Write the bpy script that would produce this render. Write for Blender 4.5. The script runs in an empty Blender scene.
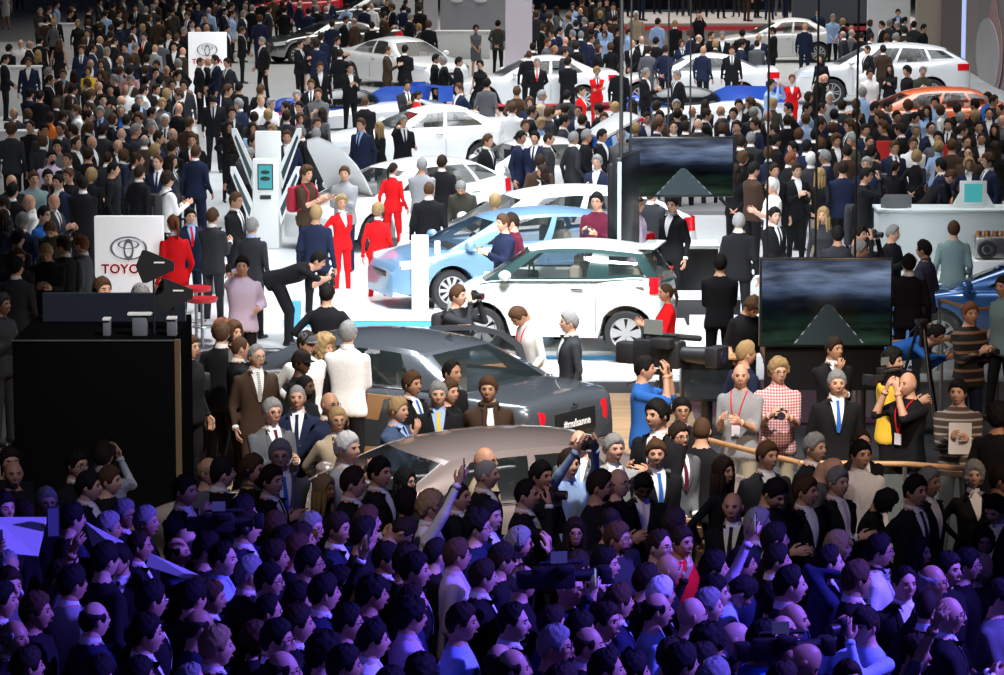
import bpy, bmesh, math, random
import numpy as np
from mathutils import Vector, Matrix, Euler
from mathutils.bvhtree import BVHTree

# ---------------------------------------------------------------- camera, world, light, exposure
S = bpy.context.scene
C = S.collection
FPX, HC, YH = 3300.0, 6.6, -137.0                # focal length in pixels, camera height, horizon row
TH = math.atan((337.5 - YH) / FPX)
cam = bpy.data.objects.new('camera', bpy.data.cameras.new('camera'))
C.objects.link(cam)
cam.location = (0, 0, HC)
cam.rotation_euler = (math.pi / 2 - TH, 0, 0)
cam.data.sensor_width = 36.0
cam.data.lens = FPX / 1004.0 * 36.0
cam.data.clip_end = 600
cam.data.clip_start = 0.5
S.camera = cam
S.view_settings.view_transform = 'Standard'
S.view_settings.look = 'None'
S.view_settings.exposure = 0.0
S.view_settings.gamma = 1.0
S.view_settings.use_curve_mapping = False
w = bpy.data.worlds.new('hall_air'); S.world = w; w.use_nodes = True
w.node_tree.nodes['Background'].inputs[0].default_value = (0.55, 0.62, 1.0, 1)
w.node_tree.nodes['Background'].inputs[1].default_value = 0.012

def area(name, loc, target, size, power, col, sy=None, spread=180):
    l = bpy.data.lights.new(name, 'AREA'); l.energy = power; l.color = col
    l.shape = 'RECTANGLE'; l.size = size; l.size_y = sy or size; l.spread = math.radians(spread)
    o = bpy.data.objects.new(name, l); C.objects.link(o); o.location = loc
    o.rotation_euler = (Vector(target) - Vector(loc)).to_track_quat('-Z', 'Y').to_euler()
    return o

def spot(name, loc, target, power, col, ang, blend=0.5, r=0.3):
    l = bpy.data.lights.new(name, 'SPOT'); l.energy = power; l.color = col
    l.spot_size = math.radians(ang); l.spot_blend = blend; l.shadow_soft_size = r
    o = bpy.data.objects.new(name, l); C.objects.link(o); o.location = loc
    o.rotation_euler = (Vector(target) - Vector(loc)).to_track_quat('-Z', 'Y').to_euler()
    return o

WARM = (1.0, 0.95, 0.88); COOL = (0.93, 0.97, 1.0)
# the halls behind: big soft ceiling rigs over the white stands
area('rig_far', (8, 122, 16), (8, 120, 0), 34, 7500, WARM, 40, 110)
area('rig_stand_back', (5, 84, 13), (5, 86, 0), 20, 3700, COOL, 22, 110)
area('rig_upper_left', (-13, 92, 13), (-13, 92, 0), 14, 1100, WARM, 30, 110)
area('rig_lower_left', (-11, 55, 11), (-11, 56, 0), 7, 260, WARM, 16, 110)
area('rig_stand_front', (0.3, 53, 11), (0.3, 54, 0), 7.5, 1750, COOL, 14, 95)
area('rig_stand_right', (11, 62, 12), (11, 64, 0), 8, 700, WARM, 20, 100)
area('city_car_key', (0.6, 38.5, 8.6), (0.8, 46.0, 0.8), 4.0, 520, COOL, 1.5, 60)
# key lamps over the saloon on the turntable
area('added_fill_stand_mid', (-1.5, 69, 11), (-1.5, 69, 0), 12, 1500, COOL, 8, 95)  # added lamp, brightens the white fastback left unlit between the stand rigs
spot('saloon_key', (2.0, 23.5, 11.5), (-0.5, 32.2, 1.0), 10500, WARM, 43, 0.3, 0.3)
spot('saloon_fill', (4, 31, 11), (0.0, 36.5, 0.7), 6500, COOL, 36, 0.8, 0.6)
area('saloon_soft', (-0.5, 36.5, 9.0), (-0.5, 36, 0), 6, 480, COOL, 3, 90)
# dim warm light on the standing press behind the rail
spot('rail_warm', (7.5, 20, 10), (4.6, 33, 1.0), 4600, (1.0, 0.74, 0.55), 44, 0.9, 0.5)
spot('added_fill_press_middle', (-2.0, 17.5, 11.0), (0.9, 26.4, 1.5), 1500, (1.0, 0.86, 0.78), 30, 0.9, 0.5)  # added soft spot that lifts the dark rows in mid crowd
spot('added_fill_left_press', (-1.0, 20.5, 9.0), (-3.3, 27.6, 1.6), 900, WARM, 17, 0.6, 0.3)  # added small spot to brighten the group before the black tower
# violet stage wash on the crowd in front
spot('stage_violet', (11.0, 21.0, 10.0), (-0.6, 20.9, 1.4), 24000, (0.155, 0.10, 1.0), 37, 0.35, 0.4)
spot('stage_blue', (7, 13, 10), (0.3, 21.8, 1.4), 1500, (0.07, 0.08, 1.0), 46, 0.9, 0.6)

# ---------------------------------------------------------------- projection helpers
_F = Vector((0, math.cos(TH), -math.sin(TH))); _U = Vector((0, math.sin(TH), math.cos(TH)))
def on_plane(px, py, z=0.0):
    """World point seen at photo position (px,py) lying at height z."""
    d = _F + Vector((1, 0, 0)) * ((px - 502) / FPX) - _U * ((py - 337.5) / FPX)
    t = (z - HC) / d.z
    return Vector((0, 0, HC)) + d * t
def at_depth(px, py, D):
    d = _F + Vector((1, 0, 0)) * ((px - 502) / FPX) - _U * ((py - 337.5) / FPX)
    return Vector((0, 0, HC)) + d * (D / d.y)

# ---------------------------------------------------------------- materials
MATS = {}
def mat(name, col, rough=0.6, metal=0.0, emit=None, es=0.0, noise=0.0, nscale=40.0, coat=0.0, alpha=1.0, trans=0.0, bump=0.0, spec=None):
    if name in MATS: return MATS[name]
    m = bpy.data.materials.new(name); m.use_nodes = True
    nt = m.node_tree; b = nt.nodes['Principled BSDF']
    b.inputs['Base Color'].default_value = (*col, 1)
    b.inputs['Roughness'].default_value = rough
    b.inputs['Metallic'].default_value = metal
    if spec is not None: b.inputs['Specular IOR Level'].default_value = spec
    if coat: b.inputs['Coat Weight'].default_value = coat; b.inputs['Coat Roughness'].default_value = 0.04
    if emit: b.inputs['Emission Color'].default_value = (*emit, 1); b.inputs['Emission Strength'].default_value = es
    if trans: b.inputs['Transmission Weight'].default_value = trans
    if alpha < 1: b.inputs['Alpha'].default_value = alpha
    if noise or bump:
        tc = nt.nodes.new('ShaderNodeTexCoord')
        n = nt.nodes.new('ShaderNodeTexNoise'); n.inputs['Scale'].default_value = nscale
        nt.links.new(tc.outputs['Object'], n.inputs['Vector'])
        if noise:
            r = nt.nodes.new('ShaderNodeMix'); r.data_type = 'RGBA'
            r.inputs['A'].default_value = (*[c * (1 - noise) for c in col], 1)
            r.inputs['B'].default_value = (*[min(1, c * (1 + noise)) for c in col], 1)
            nt.links.new(n.outputs['Fac'], r.inputs['Factor'])
            nt.links.new(r.outputs['Result'], b.inputs['Base Color'])
        if bump:
            bp = nt.nodes.new('ShaderNodeBump'); bp.inputs['Strength'].default_value = bump
            bp.inputs['Distance'].default_value = 0.01
            nt.links.new(n.outputs['Fac'], bp.inputs['Height']); nt.links.new(bp.outputs['Normal'], b.inputs['Normal'])
    MATS[name] = m
    return m

# ---------------------------------------------------------------- array geometry
class G:
    """vertices / faces / material index lists"""
    def __init__(s): s.v = []; s.f = []; s.m = []
    def add(s, v, f, m=0, M=None):
        o = len(s.v)
        if M is not None: v = [tuple(M @ Vector(p)) for p in v]
        s.v.extend(tuple(p) for p in v)
        s.f.extend(tuple(i + o for i in q) for q in f)
        s.m.extend([m] * len(f))
        return s
    def box(s, c, d, m=0, M=None, bev=0.0):
        x, y, z = d[0] / 2, d[1] / 2, d[2] / 2
        b = min(bev, x * .9, y * .9, z * .9)
        if b <= 0:
            v = [(c[0] + i * x, c[1] + j * y, c[2] + k * z) for i in (-1, 1) for j in (-1, 1) for k in (-1, 1)]
            f = [(0, 1, 3, 2), (4, 6, 7, 5), (0, 4, 5, 1), (2, 3, 7, 6), (0, 2, 6, 4), (1, 5, 7, 3)]
            return s.add(v, f, m, M)
        bm = bmesh.new(); bmesh.ops.create_cube(bm, size=1)
        for q in bm.verts: q.co = Vector((c[0] + q.co.x * d[0], c[1] + q.co.y * d[1], c[2] + q.co.z * d[2]))
        bmesh.ops.bevel(bm, geom=bm.edges[:], offset=b, segments=2, affect='EDGES', profile=0.5)
        bm.verts.index_update()
        s.add([tuple(q.co) for q in bm.verts], [[q.index for q in f.verts] for f in bm.faces], m, M); bm.free()
        return s
    def tube(s, p0, p1, r0, r1=None, n=10, m=0, M=None, cap=True):
        r1 = r0 if r1 is None else r1
        p0, p1 = Vector(p0), Vector(p1); d = (p1 - p0).normalized()
        a = d.orthogonal().normalized(); b = d.cross(a)
        v = []
        for p, r in ((p0, r0), (p1, r1)):
            for i in range(n):
                t = 2 * math.pi * i / n
                v.append(tuple(p + (a * math.cos(t) + b * math.sin(t)) * r))
        f = [(i, (i + 1) % n, n + (i + 1) % n, n + i) for i in range(n)]
        if cap: f += [tuple(range(n - 1, -1, -1)), tuple(range(n, 2 * n))]
        return s.add(v, f, m, M)
    def capsule(s, p0, p1, r0, r1=None, n=10, m=0, M=None, sq=1.0):
        """tapered rounded limb"""
        r1 = r0 if r1 is None else r1
        p0, p1 = Vector(p0), Vector(p1); L = (p1 - p0).length
        d = (p1 - p0).normalized() if L > 1e-6 else Vector((0, 0, 1))
        a = d.orthogonal().normalized(); b = d.cross(a)
        v = []; rows = []
        for t in (-80, -50, -20): rows.append((p0 + d * r0 * math.sin(math.radians(t)), r0 * math.cos(math.radians(t))))
        for t in (20, 50, 80): rows.append((p1 + d * r1 * math.sin(math.radians(t)), r1 * math.cos(math.radians(t))))
        for c, r in rows:
            for i in range(n):
                u = 2 * math.pi * i / n
                v.append(tuple(c + a * math.cos(u) * r + b * math.sin(u) * r * sq))
        f = []
        for k in range(len(rows) - 1):
            for i in range(n): f.append((k * n + i, k * n + (i + 1) % n, (k + 1) * n + (i + 1) % n, (k + 1) * n + i))
        f += [tuple(range(n - 1, -1, -1)), tuple(range((len(rows) - 1) * n, len(rows) * n))]
        return s.add(v, f, m, M)
    def loft(s, rings, m=0, M=None, cap=True, closed=True):
        n = len(rings[0]); v = [p for r in rings for p in r]; f = []
        for k in range(len(rings) - 1):
            for i in range(n if closed else n - 1):
                f.append((k * n + i, k * n + (i + 1) % n, (k + 1) * n + (i + 1) % n, (k + 1) * n + i))
        if cap: f += [tuple(range(n - 1, -1, -1)), tuple(range((len(rings) - 1) * n, len(rings) * n))]
        return s.add(v, f, m, M)
    def ball(s, c, r, m=0, M=None, n=10, k=6):
        rx, ry, rz = r if hasattr(r, '__len__') else (r, r, r)
        rings = []
        for j in range(k):
            t = math.pi * (j + .5) / k - math.pi / 2
            rings.append([(c[0] + rx * math.cos(t) * math.cos(2 * math.pi * i / n), c[1] + ry * math.cos(t) * math.sin(2 * math.pi * i / n), c[2] + rz * math.sin(t)) for i in range(n)])
        return s.loft(rings, m, M)
    def prism(s, pts, y0, y1, m=0, M=None):
        """outline in x,z extruded from y0 to y1"""
        n = len(pts); v = [(x, y0, z) for x, z in pts] + [(x, y1, z) for x, z in pts]
        f = [(i, (i + 1) % n, n + (i + 1) % n, n + i) for i in range(n)] + [tuple(range(n - 1, -1, -1)), tuple(range(n, 2 * n))]
        return s.add(v, f, m, M)
    def ring(s, c, R, r, axis='y', n=20, k=8, m=0, M=None, sx=1, sz=1):
        v = []; f = []
        for i in range(n):
            t = 2 * math.pi * i / n
            for j in range(k):
                u = 2 * math.pi * j / k; q = R + r * math.cos(u); h = r * math.sin(u)
                a, b = q * math.cos(t) * sx, q * math.sin(t) * sz
                p = {'y': (a, h, b), 'z': (a, b, h), 'x': (h, a, b)}[axis]
                v.append((c[0] + p[0], c[1] + p[1], c[2] + p[2]))
        for i in range(n):
            for j in range(k): f.append((i * k + j, i * k + (j + 1) % k, ((i + 1) % n) * k + (j + 1) % k, ((i + 1) % n) * k + j))
        return s.add(v, f, m, M)
    def mesh(s, name, mats=(), smooth=True):
        me = bpy.data.meshes.new(name)
        me.from_pydata(s.v, [], s.f)
        for q in mats: me.materials.append(q)
        me.polygons.foreach_set('material_index', s.m)
        if smooth: me.polygons.foreach_set('use_smooth', [True] * len(s.f))
        me.update()
        return me

def fixn(me):
    bm = bmesh.new(); bm.from_mesh(me); bmesh.ops.recalc_face_normals(bm, faces=bm.faces); bm.to_mesh(me); bm.free()

def sharp(me, deg=35):
    me.set_sharp_from_angle(angle=math.radians(deg))

def obj(name, g, mats, parent=None, label=None, cat=None, group=None, kind=None, loc=None, rotz=0, smooth=True, fix=True, angle=35):
    if not isinstance(mats, (list, tuple)): mats = [mats]
    me = g if isinstance(g, bpy.types.Mesh) else g.mesh(name, mats, smooth)
    if fix: fixn(me)
    if smooth and angle: sharp(me, angle)
    o = bpy.data.objects.new(name, me); C.objects.link(o)
    if parent: o.parent = parent
    if loc is not None: o.location = loc
    if rotz: o.rotation_euler = (0, 0, rotz)
    return tag(o, label, cat, group, kind)

def tag(o, label=None, cat=None, group=None, kind=None):
    for k, v in (('label', label), ('category', cat), ('group', group), ('kind', kind)):
        if v: o[k] = v
    return o

def thing(name, label, cat, loc=(0, 0, 0), rotz=0, group=None):
    o = bpy.data.objects.new(name, None); C.objects.link(o); o.location = loc; o.rotation_euler = (0, 0, rotz)
    o.empty_display_size = 0.1
    return tag(o, label, cat, group)

def copy_tree(o, parent=None):
    c = o.copy(); C.objects.link(c)
    if parent: c.parent = parent
    for ch in [q for q in S.objects if q.parent == o]: copy_tree(ch, c)
    return c
CARBOX = []
def R(a): return math.radians(a)

def lerp(a, b, t): return a + (b - a) * t
def text_mesh(body, size, m, parent, M, name='lettering', extrude=.004, off=0.0, sp=1.0):
    cu = bpy.data.curves.new('t', 'FONT'); cu.body = body; cu.size = size; cu.align_x = 'CENTER'; cu.align_y = 'CENTER'; cu.extrude = extrude; cu.offset = off; cu.space_character = sp
    o = bpy.data.objects.new('t', cu); C.objects.link(o); dg = bpy.context.evaluated_depsgraph_get(); dg.update()
    me = bpy.data.meshes.new_from_object(o.evaluated_get(dg)); bpy.data.objects.remove(o); bpy.data.curves.remove(cu)
    me.materials.clear(); me.materials.append(m)
    r = bpy.data.objects.new(name, me); C.objects.link(r); r.parent = parent; r.matrix_local = M
    return r
# ================================================================ THE PLACE: floors, walls, platforms
def slab(name, x0, x1, y0, y1, z0, z1, m, kind='structure', bev=0.0, **kw):
    return obj(name, G().box(((x0 + x1) / 2, (y0 + y1) / 2, (z0 + z1) / 2), (x1 - x0, y1 - y0, z1 - z0), bev=bev), m, kind=kind, **kw)
FLOORW = mat('floor_white_laminate', (.62, .64, .66), .22, noise=.04, nscale=3)
carpet = mat('floor_charcoal_carpet', (.018, .018, .022), .95, noise=.3, nscale=120, bump=.3)
slab('floor', -40, 40, 10, 180, -.12, 0.0, carpet)
slab('floor.001', -16, 7.4, 41.9, 100, -.05, .02, FLOORW)
slab('floor.002', -30, 40, 100, 178, -.05, .02, mat('floor_pale_grey', (.45, .47, .48), .35, noise=.06, nscale=2))
slab('floor.003', 7.4, 34, 56, 100, -.05, .02, mat('floor_mid_grey', (.36, .37, .39), .4, noise=.06, nscale=2))
# oak boards of the saloon's stand
def boards():
    m = mat('floor_oak_boards', (.40, .25, .13), .45); nt = m.node_tree; bs = nt.nodes['Principled BSDF']
    tc = nt.nodes.new('ShaderNodeTexCoord'); b = nt.nodes.new('ShaderNodeTexBrick'); b.inputs['Scale'].default_value = 2.2
    b.inputs['Color1'].default_value = (.44, .28, .15, 1); b.inputs['Color2'].default_value = (.34, .20, .10, 1); b.inputs['Mortar'].default_value = (.10, .06, .03, 1)
    b.inputs['Mortar Size'].default_value = .006; b.inputs['Brick Width'].default_value = 2.4; b.inputs['Row Height'].default_value = .3
    nt.links.new(tc.outputs['Object'], b.inputs['Vector']); nt.links.new(b.outputs['Color'], bs.inputs['Base Color']); return m
slab('floor.004', -5.6, 2.3, 28.0, 40.8, -.05, .03, boards())
slab('floor.005', -9.0, -6.25, 34, 44, -.05, .02, mat('floor_red_carpet', (.22, .01, .02), .95, noise=.2, nscale=90, bump=.3))
slab('floor.006', 2.3, 4.5, 38.6, 41.9, -.05, .03, mat('floor_plum_carpet', (.05, .008, .025), .95, noise=.2, nscale=90))
# platforms of the white stand with their blue light lines
WPL = mat('platform_white', (.80, .82, .83), .25); BLUE = mat('platform_blue_strip', (.06, .30, .55), .3, emit=(.10, .45, .80), es=.25)
def platform(x0, x1, y0, y1, h, label):
    t = thing('platform', label, 'platform', ((x0 + x1) / 2, (y0 + y1) / 2, 0))
    w_, d = x1 - x0, y1 - y0
    obj('deck', G().box((0, 0, h - .03), (w_, d, .06), bev=.01), WPL, t)
    obj('skirt', G().box((0, 0, (h - .06) / 2), (w_ - .06, d - .06, h - .06)), WPL, t)
    obj('light_strip', G().box((0, -d / 2 + .02, h * .42), (w_ - .10, .02, h * .38)), BLUE, t)
    return t
platform(-0.95, 2.6, 43.4, 46.6, .18, 'low white platform with blue strip under the small white city car')
platform(-3.0, 2.4, 46.75, 49.9, .18, 'white platform with blue strip under the pale blue hatchback')
slab('trim_1', -4.4, 3.2, 42.0, 43.35, .02, .07, WPL)
slab('trim_2', -6.2, -3.1, 46.8, 54.0, .02, .12, WPL)
obj('blue_panel', G().box((-2.95, 46.6, .22), (.16, .20, .40)), mat('panel_sky_blue', (.10, .42, .66), .4), label='small sky-blue end panel on the edge of the white platform', cat='panel')
# stage far behind where only legs show
slab('trim_3', 3.0, 15.6, 121, 130, 0, .8, mat('stage_beige', (.35, .32, .31), .5))
slab('trim_4', 3.0, 15.6, 120.9, 121.0, .55, .70, mat('stage_red', (.5, .02, .03), .4))
slab('trim_5', -17.6, -14.9, 108, 114, 0, .5, WPL)
# walls
slab('wall_back', -34, 34, 178, 178.4, 0, 9, mat('wall_pale', (.50, .52, .54), .6, noise=.03, nscale=1))
slab('wall_left', -34.2, -34, 40, 178, 0, 9, mat('wall_dark', (.03, .03, .035), .8))
slab('wall_right', 34, 34.2, 40, 178, 0, 9, mat('wall_dark', (.03, .03, .035), .8))
slab('wall_back.001', -5, 12.5, 150, 150.3, .6, 9, mat('wall_deep_maroon', (.045, .012, .014), .7, noise=.2, nscale=1))
GW = mat('wall_white_panel', (.74, .77, .80), .45)
slab('wall_back.002', 12.6, 14.05, 114, 114.4, 0, 9, GW)
slab('wall_back.003', 14.15, 15.0, 113, 113.4, 0, 9, mat('wall_sand', (.36, .31, .25), .6))
slab('wall_back.004', 15.0, 15.75, 112.8, 113.2, 0, 9, mat('wall_brown_grey', (.15, .12, .12), .6))
slab('trim_6', 15.30, 15.55, 110.0, 110.2, 0, 9, mat('light_column', (.45, .55, .85), .4, emit=(.45, .55, 1.0), es=.7))
slab('wall_back.005', 8.6, 13.6, 118, 118.4, 2.4, 9, GW)
slab('wall_back.006', 10.6, 13.6, 121, 121.3, 0, 2.6, mat('recess_slate', (.06, .07, .09), .7))
# picture wall at the right edge
A_ = on_plane(965, 70, 0); B_ = on_plane(1004, 92, 0); d_ = (B_ - A_).normalized(); ang = math.atan2(d_.y, d_.x)
PWM = Matrix.Translation(A_) @ Matrix.Rotation(ang, 4, 'Z')
def on_wall(nm, g, m):
    o = obj(nm, G().add(g.v, g.f, 0, PWM), m, kind='structure'); return o
on_wall('wall_right.001', G().box((8, .15, 4.5), (16, .3, 9)), mat('picture_grey_brown', (.16, .145, .15), .5, noise=.25, nscale=.7))
def wx(x): 
    d = _F + Vector((1, 0, 0)) * ((x - 502) / FPX); t = (A_.y * d_.x - A_.x * d_.y) / (d.y * d_.x - d.x * d_.y); return (Vector((d.x * t, d.y * t, 0)) - Vector((A_.x, A_.y, 0))).length
def blob(x, z, rx, rz, y, p=1.0, n=28, tip=0):
    return G().prism([(wx(x) + rx * math.cos(2 * math.pi * i / n), z + (rz + (tip if math.sin(2 * math.pi * i / n) > .95 else 0)) * math.sin(2 * math.pi * i / n)) for i in range(n)], y, y + .02)
on_wall('wall_right.002', blob(988, 1.0, (wx(997) - wx(978)) / 2, 1.25, -.04, tip=.35), mat('picture_rose', (.30, .17, .17), .5))
on_wall('wall_right.003', blob(983, .85, (wx(994) - wx(971)) / 2, 1.1, -.06), mat('picture_arch_grey', (.33, .33, .35), .5, noise=.15, nscale=.8))
# grey pillar and reception booth
slab('wall_back.007', .1, .86, 94.2, 95.0, 0, 9, mat('pillar_grey', (.46, .44, .48), .5))
slab('wall_back.008', -2.2, .2, 118, 118.3, 0, 9, mat('booth_grey', (.34, .34, .38), .35, noise=.1, nscale=.8))
slab('wall_back.009', -2.75, -2.25, 116, 116.3, 0, 9, mat('booth_dove', (.50, .48, .52), .5))
slab('wall_back.010', -4.0, -3.2, 121, 121.3, 0, 9, GW)
# car drawing on the booth wall: two pale sweeps
g = G(); pr = None
for i in range(18):
    u = i / 17; p = (-1.9 + 1.9 * u, 117.94, 2.55 - .25 * math.sin(u * 3.1) + .45 * u * (1 - u))
    if pr: g.tube(pr, p, .035, n=5)
    pr = p
for x in (-1.6, -.75): g.ball((x, 117.95, 1.75), (.22, .03, .07))
obj('wall_back.011', g, mat('booth_line_white', (.75, .75, .78), .4), kind='structure')
WB = mat('desk_white', (.72, .73, .74), .35)
def desk(nm, label, cx, y, w_, d, h, rot=0, m=WB, topm=None, cat='counter', base=0.02, tk=.05):
    t = thing(nm, label, cat, (cx, y, base), R(rot)); CARBOX.append((Vector((cx - w_ / 2, y, 0)), 0.0, w_, d))
    obj('body', G().box((0, 0, (h - tk) / 2), (w_ - .06, d - .06, h - tk), bev=.012), m, t)
    obj('top', G().box((0, 0, h - tk / 2), (w_, d, tk), bev=.012), topm or m, t)
    return t
def px(x, D): return (x - 502) / FPX * D * 1.0
desk('reception_desk', 'white reception desk before the grey booth wall', px(464, 116), 112.5, 1.9, .6, .95)
BK = mat('counter_black', (.012, .012, .014), .45, noise=.15); 
def by_px(x0, x1, ytop, h, z=0.0):
    """box whose top edge shows at ytop when it stands on z and is h high -> x0,x1,D"""
    D = on_plane((x0 + x1) / 2, ytop, z + h).y; return px(x0, D), px(x1, D), D
def wall_box(nm, label, x0, x1, ytop, h, d=.5, m=WB, cat='counter', topm=None):
    a, b, D = by_px(x0, x1, ytop, h); return desk(nm, label, (a + b) / 2, D + d / 2, b - a, d, h, m=m, topm=topm, cat=cat, base=.0 if D < 44 else .02)
wall_box('display_plinth', 'tall white box standing among visitors, highest of three at upper left', 40, 77, 24, 1.35)
wall_box('display_plinth', 'white counter box at the left edge behind dark jackets, middle of three', -14, 41, 67, 1.3)
wall_box('display_plinth', 'wide white box at the left edge, lowest of the three white boxes', -16, 35, 132, 1.3)
wall_box('counter', 'long pale counter at right with laptop and tablet display on it', 880, 1030, 211, 1.0, d=.9, m=mat('counter_mint_white', (.60, .66, .67), .4))
ct = wall_box('counter', 'black counter with white top under the hanging screen', 640, 722, 247, .95, d=.8, m=BK, topm=WB)
wall_box('display_plinth', 'low black plinth with pale shelf behind the tripod camera', 676, 745, 298, .42, d=.7, m=BK, topm=WB)
a, b, D = by_px(678, 694, 271, .55)
obj('poster_board', G().box(((a + b) / 2, D - .02, .275), (b - a, .03, .55), bev=.005), mat('poster_pale', (.42, .48, .50), .5), label='pale poster board leaning on the black counter', cat='board')
for x0, x1, lb in ((690, 712, 'pale panel set in the black plinth beside the red quilted jacket'), (733, 748, 'narrow pale panel right of the tripod')):
    a, b, D = by_px(x0, x1, 312, .30); obj('panel', G().box(((a + b) / 2, D - .3, .15), (b - a, .03, .30)), mat('poster_lilac', (.45, .44, .50), .5), label=lb, cat='panel')
slab('trim_7', 2.2, 6.4, 62, 66, .02, .10, mat('platform_grey', (.2, .2, .21), .5))

# ================================================================ SIGNS
def light_sign(x0, x1, ytop, h, label, logo_k=1.0):
    a, b, D = by_px(x0, x1, ytop, h); w_ = b - a
    t = thing('brand_sign', label, 'sign', ((a + b) / 2, D, .02))
    obj('lightbox', G().box((0, .08, h / 2), (w_, .16, h), bev=.008), mat('lightbox_face', (.85, .86, .88), .4, emit=(1, 1, 1), es=.45), t)
    ch = mat('emblem_chrome', (.40, .41, .43), .3, .25)
    g = G(); cz = h - .30 * w_ - .16 * w_; y = -.03
    g.ring((0, y, cz), .255 * w_, .020 * w_, 'y', 36, 8, sx=1.0, sz=.64)
    g.ring((0, y - .01, cz + .055 * w_), .145 * w_, .017 * w_, 'y', 30, 8, sx=1.0, sz=.42)
    g.ring((0, y - .015, cz - .02 * w_), .062 * w_, .015 * w_, 'y', 26, 8, sx=1.0, sz=2.1)
    obj('emblem', g, ch, t)
    text_mesh('TOYOTA', .185 * w_, mat('letter_red', (.62, .01, .03), .4), t, Matrix.Translation((0, -.03, cz - .31 * w_)) @ Matrix.Rotation(math.pi / 2, 4, 'X'), extrude=.015, off=.004, sp=1.08)
    return t
light_sign(92, 161, 218, 1.75, 'large lit white sign with chrome emblem and red TOYOTA lettering beside black tower')
light_sign(189, 227, 33, 2.15, 'smaller lit TOYOTA sign farther back in the upper left crowd')

# slim white info posts on the stand
def info_post(x0, x1, ytop, h, label, d=.12, z=.0):
    a, b, D = by_px(x0, x1, ytop, h, z)
    t = thing('info_post', label, 'information post', ((a + b) / 2, D, z))
    obj('panel', G().box((0, 0, h / 2), (b - a, d, h), bev=.012), mat('post_white', (.80, .83, .83), .35), t)
    obj('foot_plate', G().box((0, 0, .012), ((b - a) * 1.3, d * 2.2, .024), bev=.006), mat('post_white', (.80, .83, .83), .35), t)
    if b - a > .15:
        g = G(); w_ = b - a
        for k in range(4): g.box((0, -d / 2 - .002, h * .72 - k * .03), (w_ * .66, .003, .006))
        obj('text_lines', g, mat('print_grey', (.25, .26, .27), .6), t)
    return t
info_post(411, 428, 235, 1.12, 'white information post in front of the pale blue hatchback wheel', z=.18)
info_post(434, 440, 241, 1.0, 'narrow white post just right of the information post by the hatchback', z=.18)
info_post(484, 503, 272, .92, 'white information post beside the bonnet of the small city car', z=.07)

# touch-screen station with slanting arms
a, b, D = by_px(252, 278, 160, 1.55); cx = (a + b) / 2
st_ = thing('touchscreen_station', 'white touchscreen station with four slanting arms and lit tablet', 'kiosk', (cx, D, .02))
PW = mat('post_white', (.80, .83, .83), .35)
obj('column', G().box((0, 0, .78), (b - a, .22, 1.55), bev=.02), PW, st_)
obj('column_top', G().box((.02, .35, 1.0), (.44, .16, 2.0), bev=.015), PW, st_)
obj('tablet', G().box((0, -.115, 1.25), (.27, .02, .44), bev=.006), mat('tablet_dark', (.02, .03, .035), .2), st_)
obj('tablet_screen', G().box((0, -.127, 1.25), (.23, .004, .40)), mat('screen_teal_lit', (.02, .12, .14), .2, emit=(.06, .36, .38), es=.8), st_)
obj('car_picture', G().ball((0, -.13, 1.33), (.08, .006, .035)).ball((0, -.13, 1.22), (.09, .006, .04)), mat('picture_dark', (.01, .03, .03), .4), st_)
obj('label_plate', G().box((0, -.115, .90), (.19, .01, .07)), mat('tablet_dark', (.02, .03, .035), .2), st_)
for sx, z0, z1, yy in ((-1, .75, 1.42, -.05), (1, .75, 1.42, -.05), (-1, 1.35, 2.05, .3), (1, 1.35, 2.05, .3)):
    g = G(); g.prism([(sx * .20, z0), (sx * .52, z1), (sx * .60, z1), (sx * .60, z1 - .1), (sx * .26, z0 - .35)], yy - .05, yy + .05)
    f = obj('slanting_arm', g, PW, st_)
    obj('arm_glass', G().prism([(sx * .25, z0 - .05), (sx * .53, z1 - .10), (sx * .55, z1 - .16), (sx * .28, z0 - .2)], yy - .056, yy - .051), mat('arm_glass_dark', (.04, .07, .09), .1), f)

# ================================================================ HANGING SCREENS, CABLES
def road_screen_mats():
    m = mat('screen_storm_road', (.0, .0, .0), .12); nt = m.node_tree; bs = nt.nodes['Principled BSDF']
    tc = nt.nodes.new('ShaderNodeTexCoord'); sp = nt.nodes.new('ShaderNodeSeparateXYZ'); nt.links.new(tc.outputs['Generated'], sp.inputs[0])
    rp = nt.nodes.new('ShaderNodeValToRGB'); e = rp.color_ramp.elements
    e[0].position = 0; e[0].color = (.016, .035, .022, 1); e[1].position = .30; e[1].color = (.004, .010, .008, 1)
    for p, c in ((.42, (.002, .004, .006, 1)), (.52, (.006, .010, .018, 1)), (.66, (.07, .10, .17, 1)), (.85, (.13, .17, .26, 1)), (1.0, (.04, .05, .08, 1))):
        q = e.new(p); q.color = c
    n = nt.nodes.new('ShaderNodeTexNoise'); n.inputs['Scale'].default_value = 2.6; n.inputs['Detail'].default_value = 5
    mp = nt.nodes.new('ShaderNodeMapping'); mp.inputs['Scale'].default_value = (1, 1, 3.2); nt.links.new(tc.outputs['Generated'], mp.inputs[0]); nt.links.new(mp.outputs[0], n.inputs['Vector'])
    nt.links.new(sp.outputs['Z'], rp.inputs[0])
    mul = nt.nodes.new('ShaderNodeMath'); mul.operation = 'MULTIPLY_ADD'; mul.inputs[1].default_value = 4.2; mul.inputs[2].default_value = -1.1; nt.links.new(n.outputs['Fac'], mul.inputs[0])
    nt.links.new(rp.outputs[0], bs.inputs['Emission Color'])
    mx = nt.nodes.new('ShaderNodeMath'); mx.operation = 'MAXIMUM'; mx.inputs[1].default_value = .35; nt.links.new(mul.outputs[0], mx.inputs[0]); nt.links.new(mx.outputs[0], bs.inputs['Emission Strength'])
    return m
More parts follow.
